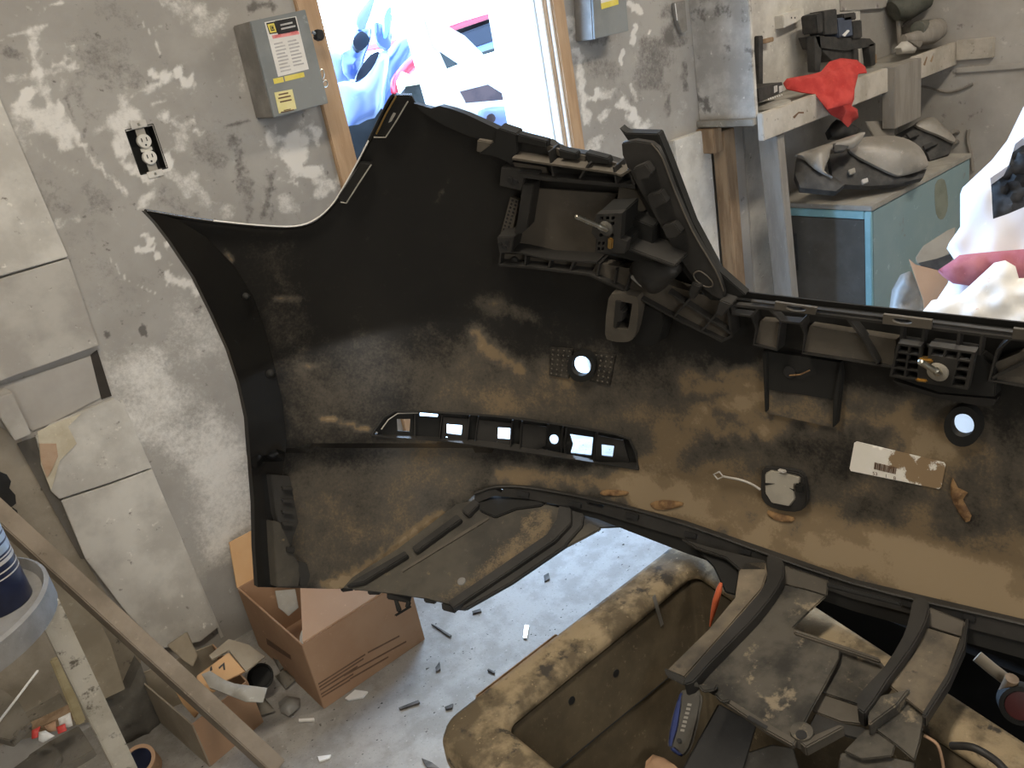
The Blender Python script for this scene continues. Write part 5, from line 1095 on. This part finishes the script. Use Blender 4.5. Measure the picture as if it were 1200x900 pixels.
so_ = slab('wall_board', [(984, -20), (1040, -30), (1041, 6), (1034, 10), (986, 13)], PY(WY - .02), .018, m_wall_far); tag(so_, 'pale board fixed on the wall above the black rack', 'board')
gh = beam('roller_handle', hit(889, 118, PY(2.10)) , hit(889, 42, PY(2.10)), .035, .02, m_darkpart, None, upv=(0, -1, 0)); tag(gh, 'dark upright tool beside the end panel on the shelf', 'tool')
gp_ = beam('wooden_peg', hit(889, 50, PY(2.16)), hit(905, 46, PY(2.16)), .018, .018, m_brownwood, None, upv=(0, -1, 0)); tag(gp_, 'small brown peg sticking out beside the dark upright tool', 'peg')
ck = thing('black_case', 'flat black case with two white marks on the shelf', 'case', hit(905, 118, PZ(TOP)))
cfr = hits([(888, 104), (917, 96), (918, 108), (890, 120)], PY(SY + .07)); prism('body', cfr, (0, .12, 0), m_darkpart, ck, bev=.002)
for x in (907, 913): slab('white_mark', [(x, 101), (x + 4, 99.8), (x + 4.2, 107), (x + .3, 109)], PY(SY + .0694), .0006, m_greyprint, ck, bev=0)
for k in range(7): slab('white_tick', [(900 + k * 2.6, 115.6 - k * .85), (901.2 + k * 2.6, 115.2 - k * .85), (901.4 + k * 2.6, 116.8 - k * .85), (900.2 + k * 2.6, 117.2 - k * .85)], PY(SY + .0694), .0006, m_white, ck, bev=0)
sd = lathe('sanding_disc', hit(904, 124, PZ(TOP + .01)), (0, 0, 1), [(.075, -.008), (.078, 0), (.07, .012), (.01, .015)], m_greydust, None, n=32); tag(sd, 'grey round sanding disc on the shelf in front of the black case', 'disc')
# black rack of parts
rk = thing('tool_rack', 'black plastic rack holding dark blocks on the shelf behind the red cloth', 'rack', (3.42, 2.08, TOP))
RP = PY(2.06)
slab('rack_side', [(954, 42), (961, 41), (963, 62), (961, 84), (955, 84)], RP, .035, m_darkpart, rk)
slab('rack_top', [(955, 42), (1020, 45), (1025, 50), (1024, 54), (990, 60), (960, 56)], RP, .08, m_darkpart, rk)
slab('rack_side', [(1018, 52), (1026, 50), (1026, 76), (1021, 78)], RP, .035, m_darkpart, rk)
slab('rack_brace', [(961, 58), (1000, 58), (1006, 68), (976, 72)], PY(2.07), .06, m_darkpart, rk)
slab('rack_leg', [(1000, 58), (1006, 57), (1007, 76), (1001, 77)], RP, .02, m_darkpart, rk)
for k, (q, m_) in enumerate([([(956, 17), (964, 14), (965, 38), (958, 39)], m_darkpart), ([(965, 13), (981, 10), (982, 40), (966, 41)], m_darkpart), ([(981, 22), (998, 18), (1000, 42), (983, 44)], M('dark_blue_part', (0.06, 0.075, 0.11), None, 20, 0.6, 0.1)), ([(999, 25), (1010, 23), (1011, 44), (1000, 46)], m_darkpart), ([(988, 16), (1003, 14), (1004, 23), (989, 25)], m_darkpart)]):
    o = slab('part_block', q, PY(2.05), .07, m_, None, bev=.004); tag(o, ['narrow black block at the left end of the rack', 'tall ribbed black block standing in the rack', 'dark blue block in the middle of the rack', 'black block at the right end of the rack', 'small black cap above the blue block in the rack'][k], 'block', 'dark blocks in the rack')
slab('bright_clip', [(988, 41), (994, 35), (996, 36), (990, 43)], PY(2.045), .006, m_white, rk, bev=0)
pg = box('wooden_peg', (4.03, 4.07), (WY - .08, WY - .05), (TOP, TOP + .04), m_brownwood); tag(pg, 'tiny brown peg on the shelf right of the black rack', 'peg')
# red cloth lying on the shelf and hanging over its edge
V1, F1 = bulge_geo([(918, 97), (922, 92), (955, 86), (962, 84), (972, 72), (985, 68), (1004, 70), (1014, 78), (1016, 85), (1006, 86), (1004, 95), (998, 120), (970, 128), (955, 110), (940, 108), (922, 104)], plane_at(975, 95, PY(SY - .005), (-.25, -.6, .75)), .03, 12, step=4, fold=.013, wl=20, seed=5)
V2, F2 = bulge_geo([(960, 112), (975, 104), (1002, 98), (1001, 116), (998, 124), (1005, 128), (1006, 138), (1000, 142), (994, 149), (985, 140), (974, 134), (966, 124)], PY(SY - .012), .022, 9, step=4, fold=.010, wl=14, seed=8)
rc = mk('red_cloth', V1 + V2, F1 + [[i + len(V1) for i in f] for f in F2], m_redcloth, smooth=60); tag(rc, 'red cloth draped over the front edge of the shelf', 'cloth')
# clamp lamp and offcuts at the far end
cu = thing('clamp_lamp', 'dusty clamp lamp on a stem at the far end of the shelf', 'lamp', hit(1055, 55, PZ(TOP)))
tube('stem', [hit(1054, 56, PY(2.14)), hit(1052, 5, PY(2.14))], .012, m_greywood, cu)
tube('stem_arm', [hit(1055, 32, PY(2.14)), hit(1061, 8, PY(2.14))], .008, m_greywood, cu)
tube('stem_arm', [hit(1056, 32, PY(2.14)), hit(1069, 21, PY(2.14))], .008, m_greywood, cu)
lathe('lamp_head', hit(1066, 0, PY(2.1)), (.5, -.3, .25), [(.05, -.09), (.08, -.04), (.085, .06), (.05, .10)], m_olive, cu, n=22)
of = thing('grinder', 'dusty grey grinder lying at the far end of the shelf', 'tool', hit(1080, 45, PZ(TOP)))
tube('body', [hit(1058, 46, PY(2.02)), hit(1075, 45, PY(2.0)), hit(1090, 38, PY(1.98)), hit(1098, 34, PY(1.98))], [.02, .035, .055, .05], m_greywood, of, n=14)
tube('guard', [hit(1075, 34, PY(2.0)), hit(1102, 30, PY(2.0))], [.035, .035], m_olive, of, n=14)
slab('guard_plate', [(1066, 48), (1082, 48), (1079, 56), (1076, 55)], PY(1.97), .02, m_greywood, of)
ow = bulge('putty_lump', [(1056, 56), (1064, 48), (1075, 56), (1072, 62), (1058, 63)], PY(1.98), .03, 6, m_board, None, step=5, back=.03); tag(ow, 'pale lump of filler on the shelf under the grinder', 'lump')

# ------------------------------------------------------------------ pale blue cabinet with dusty mirrors
CX0, CX1, CY0, CY1 = 3.21, 4.10, 1.70, 2.16; CZ = hit(1022, 241, PY(CY0)).z
cb_ = thing('cabinet', 'pale blue metal cabinet with a dark side panel under the shelf', 'cabinet', ((CX0 + CX1) / 2, (CY0 + CY1) / 2, 0))
box('body', (CX0 + .01, CX1), (CY0, CY1), (0, CZ - .022), m_blue_cab, cb_)
box('cabinet_top', (CX0 - .005, CX1 + .005), (CY0 - .005, CY1 + .005), (CZ - .021, CZ), m_greydust, cb_)
for nm, y, z in (('frame_bar', (CY0, CY0 + .028), (0, CZ - .023)), ('frame_bar', (CY1 - .03, CY1), (0, CZ - .023)), ('frame_bar', (CY0 + .029, CY1 - .031), (CZ - .055, CZ - .023))): box(nm, (CX0 - .006, CX0 + .009), y, z, m_blue_edge, cb_)
box('side_panel', (CX0 + .003, CX0 + .009), (CY0 + .03, CY1 - .032), (0, CZ - .057), m_cab_in, cb_)
box('handle_slot', (CX0 - .004, CX0 + .0025), (CY1 - .12, CY1 - .075), (.25, .42), m_darkpart, cb_)
slab('rust_stain', smooth_poly([(1096, 216), (1107, 211), (1111, 240), (1105, 257), (1097, 250)], 3), PY(CY0 - .0006), .0005, M('stained_enamel', (0.19, 0.21, 0.17), None, 12, 0.8, 0.05), cb_, bev=0)
def mirror(label, cap, base_, pl, h, d0, extra=()):
    t = thing('side_mirror', label, 'mirror', hit(np.mean([p[0] for p in cap]), max(p[1] for p in base_), PZ(CZ)), group='dusty car mirrors on the cabinet')
    bulge('mirror_base', base_, (pl[0] - pl[1] * .03, pl[1]), .02, 8, m_darkpart, t, step=7, fold=.006, wl=14, back=.03)
    bulge('mirror_cap', smooth_poly(cap, 3), pl, h, d0, m_mirrorcap, t, step=6, back=.012)
    for q, m_ in extra: slab('mirror_detail', q, (pl[0] + pl[1] * .004, pl[1]), .012, m_, t)
    return t
mirror('large dusty grey car mirror lying on the front of the cabinet', [(995, 172), (1004, 163), (1030, 159), (1058, 161), (1078, 172), (1087, 188), (1086, 196), (1060, 204), (1048, 204), (1022, 192), (1000, 180)], [(972, 182), (996, 170), (1010, 186), (1048, 206), (1086, 198), (1082, 208), (1050, 216), (1020, 218), (985, 216), (975, 205)], plane_at(1045, 185, PY(1.74), (-.35, -.62, .7)), .05, 20, [([(1010, 210), (1017, 208), (1018, 213), (1011, 215)], m_greyprint), ([(994, 199), (1002, 196), (1003, 202), (996, 204)], m_greydust)])
mirror('long dark dusty car mirror at the left side of the cabinet top', [(936, 180), (1000, 158), (1014, 156), (1000, 172), (976, 172), (972, 184), (966, 200), (976, 207), (955, 196), (940, 182)], [(934, 184), (960, 196), (978, 208), (990, 216), (980, 224), (938, 220), (932, 205)], plane_at(965, 190, PY(1.86), (-.4, -.5, .75)), .04, 12, [([(976, 168), (992, 164), (998, 168), (990, 176), (978, 178)], m_darkpart)])
mirror('dusty car mirror at the far right end of the cabinet top', [(1073, 144), (1090, 137), (1100, 141), (1118, 160), (1117, 166), (1100, 158), (1080, 150)], [(1050, 158), (1072, 146), (1100, 158), (1117, 168), (1113, 180), (1090, 188), (1086, 178), (1066, 164)], plane_at(1092, 156, PY(1.84), (-.3, -.6, .7)), .035, 10, [([(1062, 156), (1074, 152), (1078, 158), (1066, 162)], m_darkpart), ([(1082, 170), (1098, 164), (1100, 168), (1084, 175)], m_darkpart)])
gpn = slab('sheet_metal', [(1014, 142), (1038, 141), (1048, 150), (1049, 162), (1024, 160)], plane_at(1030, 152, PY(1.95), (-.2, -.7, .6)), .01, m_mirrorcap); tag(gpn, 'bent grey panel propped behind the large mirror', 'panel')
dkk = bulge('black_tyre_part', [(972, 152), (980, 140), (1000, 146), (1010, 152), (1000, 160), (975, 160)], plane_at(990, 150, PY(2.0), (-.2, -.8, .5)), .04, 8, m_darkpart, None, step=7, back=.03); tag(dkk, 'dark rounded part under the hanging red cloth', 'part')
cab = tube('cable', [hit(x, y, PY(1.9)) for x, y in smooth_poly([(1117, 154), (1128, 156), (1134, 163), (1132, 166), (1119, 166)], 4, False)], .012, m_greywood, None, n=8); tag(cab, 'grey looped cable at the right end of the cabinet top', 'cable')
cab2 = tube('cable', [hit(x, y, PX(FX - .008)) for x, y in smooth_poly([(1135, 152), (1134, 165), (1138, 182), (1140, 200)], 4, False)], .008, m_greywood, None, n=8); tag(cab2, 'thin grey cable hanging behind the right end of the cabinet', 'cable')
wc = tube('cable', [hit(x, y, PX(FX - .006)) for x, y in smooth_poly([(1074, 100), (1090, 103), (1110, 108), (1125, 105), (1140, 98)], 4, False)], .006, m_greywood, None, n=6); tag(wc, 'thin cable stapled to the far wall under the shelf', 'cable')

# ------------------------------------------------------------------ pile of bags and cloths behind the bumper, on a crate
cr = box('storage_crate', (2.22, 2.9), (.35, 1.17), (0, .42), m_white, bev=.01); tag(cr, 'white crate carrying the white bags behind the bumper', 'crate')
PLN = (-.55, -.35, .75)
P0 = plane_at(1150, 300, PX(2.30), (-.72, -.42, .55))
wbg = bulge('white_bag', [(1202, 120), (1260, 80), (1320, 200), (1320, 400), (1180, 420), (1080, 385), (1092, 360), (1112, 330), (1122, 300), (1112, 285), (1128, 262), (1128, 220), (1162, 188), (1180, 165)], P0, .03, 14, m_bag, None, step=8, fold=.010, wl=95, back=.05, seed=4, holes=[[(1158, 214), (1180, 198), (1188, 172), (1202, 162), (1250, 150), (1250, 240), (1202, 246), (1180, 254), (1162, 260)]]); tag(wbg, 'large white plastic bag torn open behind the bumper', 'bag')
bin_ = bulge('black_part', [(1154, 210), (1184, 165), (1255, 140), (1255, 250), (1200, 252), (1158, 266)], (P0[0] - P0[1] * .115, P0[1]), .02, 14, m_darkpart, None, step=7, fold=.012, wl=16, back=.04); tag(bin_, 'black moulded car part inside the torn white bag', 'part')
mc = bulge('maroon_cloth', [(1100, 316), (1118, 304), (1124, 299), (1150, 296), (1200, 292), (1300, 290), (1300, 335), (1200, 328), (1165, 330), (1140, 333), (1118, 330), (1106, 322)], (P0[0] + P0[1] * .07, P0[1]), .03, 10, m_maroon, None, step=7, fold=.006, wl=26, back=.02); tag(mc, 'maroon cloth lying on the white bag', 'cloth')
fc = bulge('floral_cloth', [(1125, 345), (1150, 322), (1165, 308), (1178, 305), (1190, 312), (1194, 326), (1300, 324), (1300, 420), (1120, 400), (1075, 372), (1092, 352)], (P0[0] + P0[1] * .13, P0[1]), .03, 10, m_floral, None, step=7, fold=.006, wl=30, back=.02); tag(fc, 'white cloth with small red flowers below the maroon cloth', 'cloth')
cbx = thing('cardboard_box', 'small open tan cardboard box leaning on the blue cabinet beside the white bag', 'box', hit(1085, 375, PX(2.45)))
CP = plane_at(1090, 320, PX(2.42), (-.7, -.5, .4))
slab('front_side', [(1065, 303), (1073, 310), (1101, 317), (1112, 330), (1085, 380), (1082, 352)], CP, .006, m_card_in, cbx)
slab('back_flap', [(1073, 302), (1082, 288), (1110, 270), (1120, 266), (1116, 295), (1098, 306), (1075, 309)], (CP[0] - CP[1] * .10, CP[1]), .006, m_card_grey, cbx)
slab('dark_contents', [(1076, 308), (1098, 303), (1118, 296), (1112, 318), (1101, 317), (1080, 312)], (CP[0] - CP[1] * .05, CP[1]), .006, m_darkpart, cbx)
cg = bulge('clear_bag', [(1043, 375), (1048, 340), (1058, 322), (1068, 318), (1076, 335), (1082, 360), (1084, 385)], plane_at(1064, 350, PX(2.48), (-.7, -.6, .3)), .03, 10, m_clearbag, None, step=6, fold=.008, wl=22, back=.03); tag(cg, 'crumpled grey clear bag beside the tan box', 'bag')

# ------------------------------------------------------------------ outside the door
gd = prism('ground', [Vector(p) for p in ((-6, WY + .13, -.02), (14, WY + .13, -.02), (14, 22, -.02), (-6, 22, -.02))], (0, 0, -.1), m_gravel); tag(gd, 'pale sunlit gravel yard outside the door', kind='structure')
FRY = 2.75
wf = thing('white_trestle', 'white painted timber frame with crossed braces standing outside the door', 'frame', (2.0, FRY + .03, -.02))
for q, dy in (([(478, -40), (508, -46), (513, 55), (524, 80), (545, 118), (610, 330), (560, 340), (503, 120), (482, 45)], 0), ([(500, 12), (515, 25), (545, 42), (567, 64), (598, 90), (660, 150), (640, 165), (603, 115), (576, 98), (540, 73), (513, 55)], -.03), ([(524, 82), (567, 65), (600, 55), (640, 44), (640, 66), (597, 84), (576, 98), (540, 107)], .03), ([(545, 121), (604, 116), (640, 108), (640, 240), (560, 240)], .06)):
    slab('board', q, PY(FRY + dy), .028, m_white, wf, bev=.002)
wpn = slab('board', [(588, -40), (640, -50), (640, 60), (660, 260), (612, 260), (606, 118), (596, 78), (590, 20)], PY(FRY + .09), .02, m_white, wf, bev=.002)
# stacked blue and white car skins on the left
def skin(name, q, y, h, m_, lab, cat, n=(-.1, -.9, .3), fold=0):
    c_ = np.mean(np.array(q), 0)
    o = bulge(name, smooth_poly(q, 2), plane_at(c_[0], c_[1], PY(y), n), h, 16, m_, None, step=8, fold=fold, wl=30, back=.02); tag(o, lab, cat); return o
skin('bumper_skin', [(440, 330), (444, 100), (455, 62), (468, 44), (481, 38), (488, 62), (478, 85), (466, 110), (460, 160), (470, 230), (480, 345)], 3.25, .08, m_carblue, 'mid blue car bumper skin under the red lamp outside', 'bumper')
skin('bumper_skin', [(392, 98), (420, 95), (442, 68), (448, 60), (456, 64), (452, 100), (445, 140), (420, 150), (404, 150)], 3.15, .08, m_carlight, 'pale blue car bumper skin outside left of the red lamp', 'bumper')
skin('bumper_skin', [(380, 60), (400, 58), (414, 62), (416, 90), (395, 98), (386, 80)], 3.35, .06, m_carlight, 'pale blue panel beside the left door stud outside', 'panel')
skin('fender', [(402, 62), (410, 58), (420, 30), (436, 34), (430, 60), (418, 92), (404, 84)], 3.28, .04, m_carblue, 'dark blue crumpled fender hanging outside the door', 'fender', fold=.02)
skin('fender', [(440, 26), (448, 28), (460, 16), (458, 55), (450, 56), (442, 48)], 3.32, .04, m_carblue, 'small dark blue fender piece hung high outside', 'fender', fold=.015)
skin('fender_liner', [(417, 92), (422, 80), (432, 66), (444, 60), (440, 74), (430, 88), (420, 94)], 3.05, .02, m_carglass, 'black curved mirror shell between the pale blue skins', 'liner')
skin('fender_liner', [(415, 44), (424, 36), (434, 46), (428, 56), (420, 60), (414, 52)], 3.2, .02, m_carglass, 'black torn plastic under the hanging blue fender', 'liner')
skin('wheel_liner', [(400, 170), (420, 146), (440, 138), (452, 140), (452, 330), (400, 345)], 3.0, .03, m_void, 'black wheel arch liner on the ground outside the door', 'liner')
skin('fender', [(418, 20), (430, 2), (440, -6), (436, 12), (428, 32), (420, 34)], 3.3, .03, m_carlight, 'pale lilac fender tip hanging at the top of the doorway', 'fender')
skin('trim_piece', [(450, 22), (456, 8), (459, 12), (455, 38), (452, 42)], 3.1, .01, M('cyan_trim', (0.10, 0.45, 0.60), None, 8, 0.4, 0), 'cyan strip hanging between the blue fenders', 'strip')
tl = thing('tail_lamp', 'red and clear car tail lamp behind the bumper tip outside', 'lamp', hit(472, 118, PY(3.0)))
bulge('lamp_lens', smooth_poly([(463, 94), (470, 82), (488, 64), (491, 76), (480, 88), (474, 100), (468, 112), (463, 108)], 2), PY(3.0), .02, 5, m_lens_red, tl, step=4, back=.03)
bulge('clear_lens', [(466, 96), (472, 84), (481, 88), (474, 104), (469, 110)], PY(2.98), .012, 4, m_white, tl, step=4, back=.01)
slab('housing', [(463, 108), (474, 106), (528, 462), (512, 466)], PY(3.03), .02, m_black, tl)
ol = slab('olive_panel', [(474, 100), (496, 98), (503, 122), (520, 160), (470, 160)], PY(3.1), .03, m_yard); tag(ol, 'dark olive panel low outside beside the tail lamp', 'panel')
yl = slab('cream_panel', [(482, 84), (496, 76), (496, 98), (478, 101)], PY(3.08), .03, M('cream_paint', (0.62, 0.58, 0.36), None, 8, 0.6, 0), bev=.002); tag(yl, 'cream panel behind the red tail lamp', 'panel')
# parked cars beyond the frame
rd = thing('car', 'red car with dark windows parked beyond the white frame', 'car', (3.4, 5.6, -.02))
slab('roof', [(500, 48), (533, 36), (586, 18), (640, 2), (640, -4), (586, 12), (545, 24), (500, 40)], PY(5.2), .9, m_carred, rd, bev=.01)
slab('window_glass', [(505, 52), (533, 42), (587, 22), (640, 4), (640, 44), (592, 46), (560, 56), (530, 62)], PY(5.22), .85, m_carglass, rd, bev=.01)
slab('door_panel', [(520, 62), (560, 55), (592, 44), (640, 40), (640, 60), (560, 72), (520, 78)], PY(5.19), .9, m_carblue, rd, bev=.01)['label'] = 'blue lower door'
dg = slab('olive_panel', [(510, 50), (545, 70), (545, 320), (515, 325)], PY(4.6), .05, m_yard); tag(dg, 'dark olive scrap panel seen in the triangle of the frame', 'panel')
ds = slab('olive_panel', [(550, 66), (600, 50), (606, 290), (590, 300)], PY(4.8), .05, m_yard); tag(ds, 'grey green scrap panel seen under the red car', 'panel')
ru = slab('rusty_panel', [(538, 104), (580, 94), (612, 110), (612, 385), (545, 410)], PY(3.7), .05, m_rust); tag(ru, 'rusty maroon panel seen under the frame brace', 'panel')
bl = bulge('side_mirror', smooth_poly([(566, 132), (572, 126), (590, 125), (606, 128), (607, 150), (575, 160), (566, 148)], 3), PY(2.72), .03, 8, m_carlight, None, step=5, back=.03); tag(bl, 'pale blue oval car mirror low in the doorway beside the frame', 'mirror')
bg = bulge('mirror_glass', smooth_poly([(571, 136), (577, 133), (581, 138), (578, 144), (571, 146)], 2), PY(2.66), .006, 4, m_rust, bl, step=4, back=.003)
